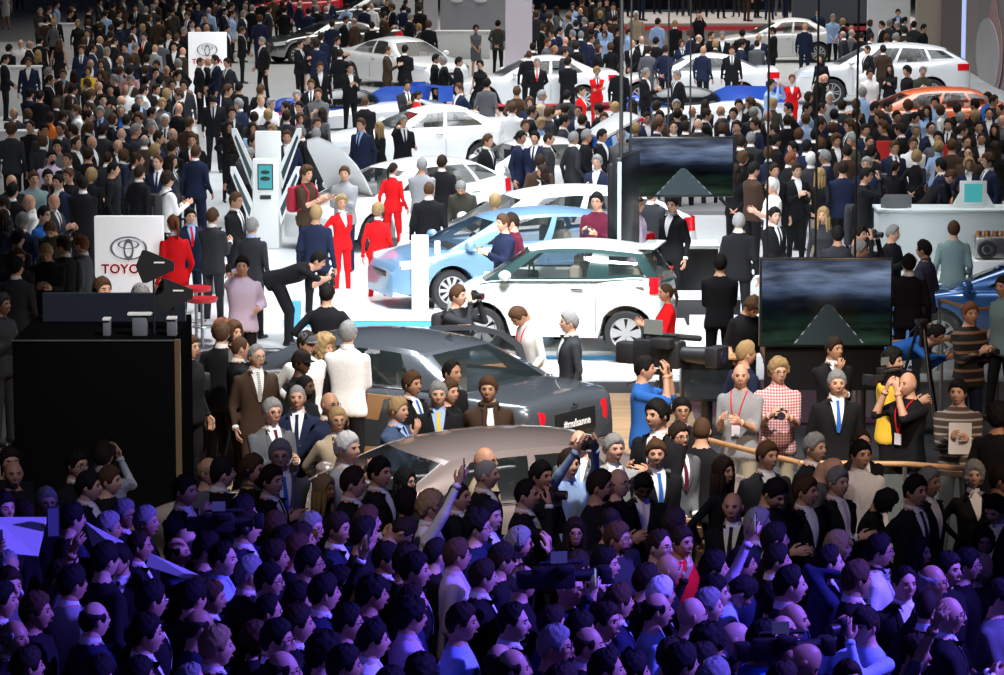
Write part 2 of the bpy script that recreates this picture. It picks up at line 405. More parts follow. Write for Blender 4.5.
SCR = road_screen_mats(); BZ = mat('bezel_black', (.008, .008, .009), .3, noise=.1)
def tv(label, x0, x1, y0, y1, D, rz=0, cables=(), foot=None):
    A, B = at_depth(x0, y0, D), at_depth(x1, y1, D); w_, h = B.x - A.x, A.z - B.z
    t = thing('display_screen', label, 'screen', ((A.x + B.x) / 2, D, (A.z + B.z) / 2), R(rz))
    obj('bezel', G().box((0, .05, 0), (w_, .10, h), bev=.008), BZ, t)
    obj('screen_picture', G().box((0, -.003, .0), (w_ - .05, .006, h - .05)), SCR, t)
    rd = G(); hh = h - .06
    rd.add([(-w_ * .25, -.008, -hh / 2), (w_ * .30, -.008, -hh / 2), (w_ * .035, -.008, -.02 * h), (-w_ * .005, -.008, -.02 * h)], [(0, 1, 2, 3)])
    obj('road_picture', rd, mat('screen_road', (.02, .03, .035), .3, emit=(.04, .07, .075), es=.22), t, fix=False)
    g = G()
    for q0, q1 in ((-.24, -.002), (.29, .032)):
        for k in range(5):
            u0, u1 = k / 5 + .04, k / 5 + .13; 
            X = lambda u: lerp(q0, q1, u) * w_; Z = lambda u: lerp(-hh / 2, -.02 * h, u)
            ww = .010 * (1 - u0)
            g.add([(X(u0) - ww, -.0095, Z(u0)), (X(u0) + ww, -.0095, Z(u0)), (X(u1) + ww * .8, -.0095, Z(u1)), (X(u1) - ww * .8, -.0095, Z(u1))], [(0, 1, 2, 3)])
    obj('road_marking_picture', g, mat('screen_white_dim', (.1, .1, .1), .3, emit=(.5, .55, .58), es=.5), t, fix=False)
    for k, cxp in enumerate(cables):
        xx = (cxp - (x0 + x1) / 2) / FPX * D
        obj('hanging_cable', G().tube((xx, .07, h / 2 - .02), (xx, .07, 9.5 - (A.z + B.z) / 2), .013, n=6), mat('cable_black', (.01, .01, .01), .6), t)
    if foot:
        obj('stand_column', G().box((0, .14, -h / 2 - foot / 2), (w_ * .9, .10, foot)), BZ, t)
        for s_ in (-1, 1): obj('stand_leg', G().tube((s_ * w_ * .3, .14, -h / 2 - foot), (s_ * w_ * .3, .14, -(A.z + B.z) / 2), .03, n=8), BZ, t)
    return t
tv('flat screen with stormy road picture hanging above the black counter', 629, 734, 137, 197, 47, cables=(668, 690))
tv('larger flat screen with stormy road picture beside the press rail', 760, 892, 258, 347, 36.2, cables=(766, 815, 855), foot=.5)
# screen seen edge on, with lit bluish side
t = thing('display_screen', 'hanging screen turned edge-on beside the small city car roof', 'screen', tuple(at_depth(626, 206, 45.5)), R(76))
hgt = 105 / FPX * 45.5
obj('bezel', G().box((0, 0, 0), (1.25, .13, hgt), bev=.01), BZ, t)
obj('rear_frame', G().box((0, .11, .05), (1.0, .10, hgt * .8), bev=.02), BZ, t)
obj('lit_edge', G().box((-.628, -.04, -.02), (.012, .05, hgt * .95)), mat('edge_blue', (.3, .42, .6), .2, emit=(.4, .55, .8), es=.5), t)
for x in (-.35, .3): obj('hanging_cable', G().tube((x, 0, hgt / 2 - .02), (x, 0, 6.8), .028 if x < 0 else .014, n=6), mat('cable_black', (.01, .01, .01), .6), t)
# ================================================================ CARS
def smooth_curve(pts, n):
    """Catmull-Rom through (x, value) points sampled on n x positions -> function"""
    def f(x):
        if x <= pts[0][0]: return pts[0][1]
        if x >= pts[-1][0]: return pts[-1][1]
        for i in range(len(pts) - 1):
            if pts[i][0] <= x <= pts[i + 1][0]:
                x0, y0 = pts[i]; x1, y1 = pts[i + 1]; t = (x - x0) / (x1 - x0)
                m0 = (y1 - pts[i - 1][1]) / (x1 - pts[i - 1][0]) if i else (y1 - y0) / (x1 - x0)
                m1 = (pts[i + 2][1] - y0) / (pts[i + 2][0] - x0) if i + 2 < len(pts) else (y1 - y0) / (x1 - x0)
                h = x1 - x0; t2 = t * t; t3 = t2 * t
                return (2 * t3 - 3 * t2 + 1) * y0 + (t3 - 2 * t2 + t) * h * m0 + (-2 * t3 + 3 * t2) * y1 + (t3 - t2) * h * m1
    return f
def patch(fn, nu, nv, glass=None, g=None, gg=None, sel=None, off=0.0):
    """grid fn(u,v); cells inside one of the sel windows (u0,u1,v0,v1) go to gg, the rest to g"""
    us = sorted({i / nu for i in range(nu + 1)} | {w_[k] for w_ in (sel or []) for k in (0, 1)})
    vs = sorted({i / nv for i in range(nv + 1)} | {w_[k] for w_ in (sel or []) for k in (2, 3)})
    V = [[Vector(fn(u, v)) for v in vs] for u in us]
    for i in range(len(us) - 1):
        for j in range(len(vs) - 1):
            cu, cv = (us[i] + us[i + 1]) / 2, (vs[j] + vs[j + 1]) / 2; hit = None
            for k, w_ in enumerate(sel or []):
                if w_[0] < cu < w_[1] and w_[2] < cv < w_[3]: hit = k
            q = [V[i][j], V[i + 1][j], V[i + 1][j + 1], V[i][j + 1]]
            if hit is None: g.add(q, [(0, 1, 2, 3)])
            else: gg[hit].add(q, [(0, 1, 2, 3)])
def weld(g, d=1e-4):
    me = g.mesh('w', [], True); bm = bmesh.new(); bm.from_mesh(me); bmesh.ops.remove_doubles(bm, verts=bm.verts, dist=d)
    bm.verts.index_update(); r = G(); r.v = [tuple(v.co) for v in bm.verts]; r.f = [tuple(v.index for v in f.verts) for f in bm.faces]; r.m = [0] * len(r.f)
    bm.free(); bpy.data.meshes.remove(me); return r
def wheel_geo(r, w_, spokes, style):
    """wheel centred at the origin, axis along Y, outer face at -Y; returns tyre, rim graphs"""
    ty = G(); n = 32
    prof = [(r * .70, -w_ / 2), (r * .93, -w_ / 2), (r * .995, -w_ * .36), (r, 0), (r * .995, w_ * .36), (r * .93, w_ / 2), (r * .70, w_ / 2)]
    rings = [[(math.cos(2 * math.pi * i / n) * a, y, math.sin(2 * math.pi * i / n) * a) for i in range(n)] for a, y in prof]
    ty.loft(rings, cap=False)
    rim = G()
    prof = [(r * .72, -w_ * .50), (r * .66, -w_ * .47), (r * .63, -w_ * .2), (r * .62, w_ * .45)]
    rim.loft([[(math.cos(2 * math.pi * i / n) * a, y, math.sin(2 * math.pi * i / n) * a) for i in range(n)] for a, y in prof], cap=False)
    rim.tube((0, -w_ * .46, 0), (0, -w_ * .30, 0), r * .15, r * .17, 16)
    for k in range(spokes):
        a = 2 * math.pi * k / spokes; M = Matrix.Rotation(-a, 4, 'Y')
        if style == 'disc': rim.prism([(r * .14, -r * .085), (r * .66, -r * .25), (r * .66, r * .25), (r * .14, r * .085)], -w_ * .44, -w_ * .40, 0, Matrix.Rotation(-a, 4, 'Y'))
        elif style == 'twin':
            for s in (-1, 1): rim.prism([(r * .12, s * r * .04 - r * .025), (r * .66, s * r * .12 - r * .03), (r * .66, s * r * .12 + r * .03), (r * .12, s * r * .04 + r * .025)], -w_ * .46, -w_ * .38, 0, M)
        else: rim.prism([(r * .12, -r * .055), (r * .66, -r * .085), (r * .66, r * .085), (r * .12, r * .055)], -w_ * .46, -w_ * .38, 0, M)
    dk = G(); dk.tube((0, -w_ * .22, 0), (0, -w_ * .18, 0), r * .62, n=24)
    return ty, rim, dk
def in_car(p, m=.22):
    for loc, rz, L, W in CARBOX:
        d = p - loc; c, s = math.cos(rz), math.sin(rz); x, y = d.x * c + d.y * s, -d.x * s + d.y * c
        if -m < x < L + m and abs(y) < W / 2 + m: return (round(x, 2), round(y, 2), L)
    return None

def car(label, loc, rotz, L, W, H, paint, cat='car', wb=2.6, wr=.32, fo=.85, belt=None, top=None, cowl=(.95, 2.0), roofx=(1.7, 3.4), deck=3.9, sill=.22,
        roofw=.60, spokes=7, style='spoke', windows=None, tail='red', tint=.5, interior=(.35, .30, .24), roofpaint=None, glassdark=False, rw_v=(.08, .93), detail=True, nose=.5, rail=None,
        lights=None, bulge=.05, tailz=None):
    """side-on: front at x=0, tail at x=L; y=-W/2 is the left flank; everything in metres. cowl=(x, z), deck x where the rear window meets the tail"""
    t = thing('car', label, cat, loc, rotz); CARBOX.append((Vector(loc), rotz, L, W))
    hw = W / 2
    fz = smooth_curve(belt, 0)        # shoulder / bonnet / boot height along x
    xw = (fo, fo + wb); R_ = wr + .065
    plan = smooth_curve([(0, hw * .72), (.12, hw * .84), (.45, hw * .965), (.9, hw), (L - .9, hw), (L - .4, hw * .965), (L - .1, hw * .87), (L, hw * .76)], 0)
    cab0, cab1 = cowl[0] + .12, deck - .10
    st = [0, .02, .06] + [x for x in np.arange(.12, L - .1, .075)] + [L - .06, L - .02, L]
    rings = []
    for x in st:
        e = min(x, L - x); rnd = 1 - math.exp(-e / .05) * .0
        z1 = fz(x); zb = sill + (.10 * math.exp(-x / .25)) + (.12 * math.exp(-(L - x) / .25))
        if e < .06:
            q = e / .06; q = math.sqrt(max(0, 1 - (1 - q) ** 2)); mid = (z1 + zb) / 2 - .05
            zb = lerp(mid - .17, zb, q); z1 = lerp(mid + .22, z1, q)
        y1 = plan(x)
        arch = 0
        for c in xw:
            if abs(x - c) < R_: arch = max(arch, wr + math.sqrt(R_ ** 2 - (x - c) ** 2))
        zs = max(zb, arch)
        flare = .012 if arch > sill + .1 else 0
        incab = cab0 < x < cab1
        dz = -.42 if incab else 0
        y_ = y1 + flare
        pts = [(y1 * .50, zs), (y1 * .90, zs), (y_ * .985, zs + .012), (y_, lerp(zs, z1, .30)), (y_ * 1.0, lerp(zs, z1, .55)), (y_ * .985, lerp(zs, z1, .80)), (y_ * .955, lerp(zs, z1, .93)), (y_ * .91, z1 - .004),
               (y_ * .86, z1 + (.004 if not incab else 0)), (y_ * .80, z1 + .012 if not incab else z1 - .05), (y1 * .45, z1 + .030 + dz), (0, z1 + .036 + dz)]
        ring = [(x, 0, zs)] + [(x, -a, b) for a, b in pts] + [(x, a, b) for a, b in reversed(pts[:-1])]
        rings.append(ring)
    g = G(); g.loft(rings)
    obj('car_body', g, paint, t, angle=50)
    # dark floor pan and wheel wells
    g = G(); g.box((L / 2, 0, sill + .10), (L * .88, W * .80, .16))
    for c in xw: g.box((c, 0, wr + .10), (R_ * 2.0, W * .62, .50))
    obj('underbody', g, mat('underbody_black', (.01, .01, .01), .8), t)
    # greenhouse
    rz = top; bz = lambda x: fz(x) - .006
    rx0, rx1 = roofx; yr = hw * roofw * 1.0
    zr = lambda x: rz(x)
    ybelt = lambda x: plan(x) * .89
    def side(s):
        def f(u, v):
            xb = lerp(cowl[0], deck, u); xt = lerp(rx0, rx1, u)
            a = Vector((xb, s * ybelt(xb), bz(xb))); b = Vector((xt, s * (yr * (1 - .06 * abs(2 * u - 1) ** 2)), zr(xt)))
            p = a.lerp(b, v); p.y += s * bulge * math.sin(math.pi * v) * .8
            # round the shoulder of the roof
            if v > .9: p.y -= s * .02 * (v - .9) * 10 * .4
            return p
        return f
    fs = {-1: side(-1), 1: side(1)}
    fr = G(); win = windows or [(.10, .49, .10, .88), (.53, .90, .10, .88)]
    gl = {}
    for s in (-1, 1):
        gl[s] = [G() for _ in win]
        patch(fs[s], 16, 8, g=fr, gg=gl[s], sel=win)
    ws = [G()]; rw = [G()]
    def screen(x_edge, bulg):
        def f(u, v):
            a, b = fs[-1](x_edge, v), fs[1](x_edge, v); p = a.lerp(b, u); k = 1 - (2 * u - 1) ** 2
            p.x += bulg * k * (1 - .3 * v); p.z += .03 * k * v
            return p
        return f
    patch(screen(0, -.16), 12, 8, g=fr, gg=ws, sel=[(.05, .95, .05, .94)])
    patch(screen(1, .12), 12, 8, g=fr, gg=rw, sel=[(.08, .92, rw_v[0], rw_v[1])])
    rf = G()
    def roof(u, v):
        a, b = fs[-1](u, 1), fs[1](u, 1); p = a.lerp(b, v); k = 1 - (2 * v - 1) ** 2
        p.z += (.03 + .045 * math.sin(math.pi * u) ** .6) * k
        if u < .02: p.x += -.16 * .7 * k
        elif u < .3: p.x += -.16 * .7 * k * (1 - u / .3)
        if u > .7: p.x += .12 * .7 * k * (u - .7) / .3
        return p
    patch(roof, 14, 12, g=rf)
    obj('cabin_frame', weld(fr), paint, t, angle=50); obj('roof_panel', weld(rf), roofpaint or paint, t, angle=50)
    if glassdark: gm = mat('car_glass_dark', (.012, .014, .017), .04, coat=1)
    else:
        gm = mat('car_glass', (.02, .028, .030), .03, alpha=tint, coat=.6)
    obj('windshield', weld(ws[0]), gm, t, fix=False); obj('rear_window', weld(rw[0]), gm, t, fix=False)
    for s in (-1, 1):
        for k, q in enumerate(gl[s]): obj('side_window', weld(q), gm, t, fix=False)
    # wheels
    for c in xw:
        for s in (-1, 1):
            ty, rim, dk = wheel_geo(wr, .21, spokes, style)
            M = Matrix.Translation((c, s * (hw - .115), wr)) @ (Matrix.Rotation(math.pi, 4, 'Z') if s > 0 else Matrix.Identity(4))
            q = G().add(ty.v, ty.f, 0, M); wo = obj('wheel', q, mat('tyre_rubber', (.018, .018, .019), .75), t)
            obj('rim', G().add(rim.v, rim.f, 0, M), mat('rim_silver', (.55, .56, .58), .4, .5), wo)
            obj('brake_disc', G().add(dk.v, dk.f, 0, M), mat('brake_disc_dark_grey', (.03, .03, .03), .6), wo)  # plain dark grey disc behind the spokes
    if not detail: return t, fs, fz, plan
    # seats, wheel, dash
    im = mat('car_interior', interior, .6)
    def seat(x, y, w_):
        g = G(); g.box((x, y, .50), (.50, w_, .18), bev=.05); g.box((x + .27, y, .80), (.16, w_, .58), bev=.06); g.box((x + .29, y, 1.14), (.10, w_ * .5, .17), bev=.04)
        return g
    sx = cowl[0] + .95
    zo = fz(sx) - .92
    for y in (-.36, .36): q = seat(sx, y, .46); q.v = [(a, b, c + zo) for a, b, c in q.v]; obj('seat', q, im, t)
    q = seat(min(sx + .88, deck - .55), 0, 1.16); q.v = [(a, b, c + zo) for a, b, c in q.v]; obj('rear_seat', q, im, t)
    obj('dashboard', G().box((cowl[0] + .32, 0, fz(cowl[0] + .3) - .10), (.34, hw * 1.55, .16), bev=.04), mat('dash_dark', (.03, .03, .03), .6), t)
    obj('steering_wheel', G().ring((0, 0, 0), .18, .015, 'x', 18, 6).add(*(lambda g: (g.v, g.f))(G().tube((0, -.17, 0), (0, .17, 0), .012, n=6))), mat('dash_dark', (.03, .03, .03), .6), t, loc=(cowl[0] + .58, -.36, fz(cowl[0] + .5) + .02))
    # lamps, grille, plates, seams, mirrors, handles
    def flank(x, z, s, o=.004): return Vector((x, s * (plan(x) + o), z))
    seam = mat('seam_dark', (.02, .02, .02), .6)
    nw = len(win)
    for s in (-1, 1):
        for u in ((win[0][0] - .05,) + tuple((win[k][1] + win[k + 1][0]) / 2 for k in range(nw - 1)))[:3]:
            xb = lerp(cowl[0], deck, u); g = G()
            pr = None
            for z in np.linspace(sill + .10, fz(xb) - .05, 6):
                k = (z - sill) / (fz(xb) - sill); yy = plan(xb) * (1 if k < .6 else 1 - .045 * (k - .6) / .35)
                p = (xb, s * (yy + .001), z)
                if pr: g.tube(pr, p, .005, n=4)
                pr = p
            obj('door_seam', g, seam, t)
        for u in [(win[k][1] - .04) for k in range(min(nw, 2))]:
            xb = lerp(cowl[0], deck, u); z = fz(xb) - .13
            obj('door_handle', G().box((xb, s * (plan(xb) * .985 + .012), z), (.17, .022, .028), bev=.008), mat('chrome', (.75, .75, .76), .12, 1.0), t)
        xm = cowl[0] + .32
        g = G(); g.ball((xm, s * (hw * .98 + .07), fz(xm) + .07), (.09, .11, .075), n=12, k=8); g.tube((xm, s * hw * .88, fz(xm) + .0), (xm, s * (hw + .01), fz(xm) + .05), .025, n=8)
        obj('wing_mirror', g, paint, t)
        ls = lights or dict(hx=.10, hz=.62, hl=.34, hh=.12, tx=L - .05, tz=.84, tl=.22, th=.24)
        # headlamp follows the corner
        def corner(x0, x1, z0, z1, s, nm, m, n=6, slope=0.0, endf=None):
            g = G(); A, B = [], []
            for i in range(n + 1):
                x = lerp(x0, x1, i / n); y = s * (plan(x) * .995 + .008); k = abs(i / n)
                A.append((x, y, z0 + slope * k)); B.append((x, y * .97, z1 + slope * k))
            if endf: A.insert(0, (A[0][0] - endf, s * hw * .50, z0)); B.insert(0, (B[0][0] - endf, s * hw * .50, z1))
            C_ = [(x, y * .90, z) for x, y, z in B]; D_ = [(x, y * .90, z) for x, y, z in A]
            g.loft([A, B, C_, D_, A], cap=False, closed=False); return obj(nm, g, m, t)
        corner(ls['hx'], ls['hx'] + ls['hl'], ls['hz'], ls['hz'] + ls['hh'], s, 'headlight', mat('headlight_glass', (.75, .80, .85), .08, coat=1), slope=.06)
        if tail: corner(ls['tx'], ls['tx'] - ls['tl'], ls['tz'], ls['tz'] + ls['th'], s, 'taillight', mat('taillight_red', (.75, .01, .02), .15, coat=1), endf=-.02)
    zg = ls['hz']
    obj('grille', G().box((.03, 0, zg - .10), (.07, hw * .8, .13), bev=.03), mat('grille_black', (.015, .015, .016), .4), t)
    obj('number_plate', G().box((L - .005, 0, .70), (.02, .50, .12)), mat('plate_white', (.7, .7, .7), .5), t)
    g = G(); g.box((L - .03, 0, sill + .16), (.07, hw * 1.1, .10), bev=.02); obj('bumper_insert', g, mat('grille_black', (.015, .015, .016), .4), t)
    return t, fs, fz, plan
def car_at(px, py, heading, L, z=0.0, ax=0.5):
    """transform for a car whose centre on the floor shows at photo (px,py); heading = direction of travel, 180 = to the left, -90 = towards the camera"""
    p = on_plane(px, py, z); a = R(heading)
    d = Vector((math.cos(a), math.sin(a), 0))
    org = p + d * (L * ax)                      # the nose
    return org, a + math.pi
PROF = {}
def white(n='car_paint_white', c=(.78, .79, .80)): return mat(n, c, .28, coat=.8)
def curve(*p): return smooth_curve(list(p), 0)
def c_iq(loc, rz):
    wp = mat('car_paint_mint_white', (.66, .73, .70), .28, coat=.8)
    t, fs, fz, pl = car('white two-door city car with dark green roof and glass', loc, rz, 2.985, 1.68, 1.50, wp, wb=2.0, wr=.305, fo=.53,
        belt=[(0, .62), (.08, .78), (.35, .90), (.75, .98), (1.2, 1.0), (2.2, 1.03), (2.7, 1.06), (2.93, 1.0), (2.985, .9)], top=curve((0.9, 1.30), (1.3, 1.39), (1.9, 1.42), (2.5, 1.38), (2.75, 1.35)),
        cowl=(.55, 1.0), roofx=(1.15, 2.68), deck=2.95, roofw=.68, spokes=6, style='disc', windows=[(.12, .585, .08, .88), (.72, .93, .14, .82)], tint=.5,
        roofpaint=wp, interior=(.45, .42, .36), lights=dict(hx=.10, hz=.66, hl=.36, hh=.17, tx=2.95, tz=.84, tl=.12, th=.22))
    for o in t.children:
        if o.name.startswith('cabin_frame'): o.data.materials[0] = mat('car_paint_deep_green', (.025, .055, .055), .2, coat=.9)
        if o.name.startswith('taillight'): o['label'] = 'red tail lamp'
    g = G(); z = fz(1.2) + .01
    for s in (-1, 1):
        pr = None
        for x in np.linspace(.5, 2.75, 14):
            p = (x, s * (pl(x) * .955 + .006), fz(x) * .98)
            if pr: g.tube(pr, p, .014, n=5)
            pr = p
    obj('waist_trim', g, mat('car_paint_deep_green', (.025, .055, .055), .2, coat=.9), t)
    obj('roof_spoiler', G().box((2.74, 0, 1.43), (.26, .96, .03), bev=.012), wp, t)
    return t
def c_hatch(label, loc, rz, paint, L=4.48, H=1.49, W=1.75, roofpaint=None, blue=False, spokes=10, style='spoke', interior=(.42, .38, .30)):
    return car(label, loc, rz, L, W, H, paint, wb=L * .6, wr=.318, fo=L * .205, cat='car',
        belt=[(0, .55), (.08, .68), (.45, .82), (1.0, .93), (1.8, .98), (3.2, 1.03), (L - .5, 1.08), (L - .12, 1.10), (L, .95)],
        top=curve((1.5, H - .20), (2.1, H - .09), (2.7, H - .055), (3.4, H - .10), (L - .45, H - .22)), cowl=(.88, .95), roofx=(1.85, L - .72), deck=L - .16, roofw=.64,
        windows=[(.16, .46, .10, .90), (.50, .76, .10, .90), (.79, .95, .14, .86)], spokes=spokes, style=style, roofpaint=roofpaint, tint=.45, interior=interior,
        lights=dict(hx=.12, hz=.66, hl=.50, hh=.13, tx=L - .04, tz=.86, tl=.22, th=.22))
def c_sedan(label, loc, rz, paint, L=4.85, H=1.45, W=1.84, style='spoke', roofpaint=None, spokes=10, lights=None):
    return car(label, loc, rz, L, W, H, paint, wb=L * .585, wr=.335, fo=L * .185, cat='car',
        belt=[(0, .55), (.08, .68), (.4, .80), (1.2, .93), (1.9, .97), (3.4, 1.00), (L - .8, 1.05), (L - .25, 1.07), (L - .05, 1.02), (L, .92)],
        top=curve((1.9, H - .16), (2.4, H - .06), (2.9, H - .04), (3.5, H - .12), (3.8, H - .2)), cowl=(1.35, .95), roofx=(2.15, L * .715), deck=L * .865, roofw=.62,
        windows=[(.16, .47, .10, .90), (.51, .86, .10, .90)], spokes=spokes, style=style, roofpaint=roofpaint, tint=.5, interior=(.06, .06, .06),
        lights=lights or dict(hx=.10, hz=.62, hl=.48, hh=.12, tx=L - .04, tz=.82, tl=.34, th=.16))
def c_suv(label, loc, rz, paint, L=4.77, H=1.69, W=1.88):
    return car(label, loc, rz, L, W, H, paint, wb=2.74, wr=.375, fo=.95, cat='car', sill=.30,
        belt=[(0, .65), (.08, .85), (.4, 1.0), (1.1, 1.10), (1.9, 1.13), (3.4, 1.18), (L - .5, 1.24), (L - .1, 1.22), (L, 1.05)],
        top=curve((1.6, H - .22), (2.2, H - .09), (3.0, H - .06), (3.8, H - .12), (4.3, H - .22)), cowl=(1.15, 1.1), roofx=(2.0, 4.05), deck=L - .18, roofw=.66,
        windows=[(.16, .42, .10, .90), (.45, .72, .10, .90), (.75, .95, .22, .86)], spokes=5, style='twin', tint=.75, interior=(.06, .06, .06),
        lights=dict(hx=.10, hz=.78, hl=.50, hh=.14, tx=L - .04, tz=.98, tl=.34, th=.18))
def c_limo(label, loc, rz, paint, grey=True):
    L, W, H = 5.575, 1.93, 1.52
    tan = (.55, .30, .12)
    t, fs, fz, pl = car(label, loc, rz, L, W, H, paint, wb=3.27, wr=.36, fo=.90, cat='car', sill=.24,
        belt=[(0, .78), (.06, .92), (.35, 1.0), (1.2, 1.05), (2.0, 1.06), (3.2, 1.04), (3.9, 1.06), (4.6, 1.06), (5.2, 1.03), (5.5, .99), (L, .90)],
        top=curve((2.1, H - .16), (2.6, H - .07), (3.2, H - .04), (3.9, H - .08), (4.3, H - .18)), cowl=(1.62, 1.0), roofx=(2.42, 4.02), deck=4.72, roofw=.64,
        windows=[(.15, .46, .10, .88), (.50, .82, .10, .88)], spokes=7, style='twin', tint=.5, interior=tan,
        lights=dict(hx=.10, hz=.62, hl=.2, hh=.2, tx=-9, tz=.80, tl=.1, th=.1), tail=None)
    chrome = mat('chrome', (.75, .75, .76), .12, 1.0)
    # wrap-round oval tail lamps
    for s in (-1, 1):
        rows = []
        for i in range(9):
            u = i / 8; row = []
            for j in range(12):
                a = 2 * math.pi * j / 12; du = .5 + .46 * math.cos(a); 
                q = (u - 0) * 1.0
                rows_ = None
            rows.append(row)
        g = G(); pts = []
        nU, nV = 10, 8; grid = []
        for i in range(nU + 1):
            u = i / nU * 2 - 1; row = []
            for j in range(nV + 1):
                v = j / nV * 2 - 1; k = math.sqrt(max(0, 1 - .75 * u * u - .25 * u ** 4)) * v
                x = L - .02 - max(0, u + .05) * .24; y = s * ((.66 + .25 * u) * W / 2 + (.03 if u < 0 else .06 * u))
                y = s * min(abs(y), pl(x) + .012) if u > .2 else y
                row.append((x + .028 * (1 - u * u) * (1 - v * v), y, L and .78 + .155 * k))
            grid.append(row)
        g.loft(grid, cap=False, closed=False)
        obj('taillight', g, mat('taillight_red', (.75, .01, .02), .15, coat=1), t)
        obj('headlight', G().ring((.02, s * .62, .78), .12, .02, 'x', 20, 6).ball((.05, s * .62, .78), (.06, .12, .12)), mat('headlight_glass', (.75, .80, .85), .08, coat=1), t)
    g = G(); g.ring((L * .5, 0, 0), .001, .001)
    if grey:
        pm = mat('plate_black', (.012, .012, .013), .4)
        M = Matrix.Translation((L + .012, 0, .76)) @ Matrix.Rotation(R(-3), 4, 'Y')
        pl_ = obj('number_plate', G().box((0, 0, 0), (.03, .74, .25), 0, M, bev=.012), pm, t)
        text_mesh('#mulsanne', .115, mat('plate_letter_white', (.85, .85, .85), .5), pl_, M @ Matrix.Translation((.024, 0, -.01)) @ Matrix(((0, 0, 1, 0), (1, 0, 0, 0), (0, 1, 0, 0), (0, 0, 0, 1))), extrude=.002, off=.001)
        # the round body-side badge wings on the boot
        g = G(); g.ball((L - .012, 0, .935), (.008, .022, .022), n=10); g.prism([(-.075, .012), (0, -.010), (.075, .012), (0, .004)], L - .02, L - .012, 0, Matrix.Translation((L, 0, .935)) @ Matrix.Rotation(R(90), 4, 'Z') @ Matrix.Translation((0, -L + .008, 0)))
        obj('boot_badge', g, chrome, t)
    obj('bumper_chrome_strip', G().box((L - .005, 0, .52), (.03, W * .80, .022), bev=.006), chrome, t)
    g = G()
    for s in (-1, 1):
        g.capsule((L - .02, s * .62, .33), (L + .03, s * .62, .33), .06, n=14, sq=.6)
    obj('exhaust_pipe', g, chrome, t)
    if grey: obj('roof_antenna', G().prism([(0, 0), (.10, 0), (.09, .045), (.06, .05)], -.012, .012, 0, Matrix.Translation((3.9, 0, H - .01))), paint, t)
    for s in (-1, 1):
        pr = None; g = G()
        for i in range(15):
            p = fs[s](i / 14, 0.02) + Vector((0, s * .012, .01))
            if pr: g.tube(pr, p, .009, n=5)
            pr = p
        obj('window_chrome', g, chrome, t)
    return t, fs, fz, pl

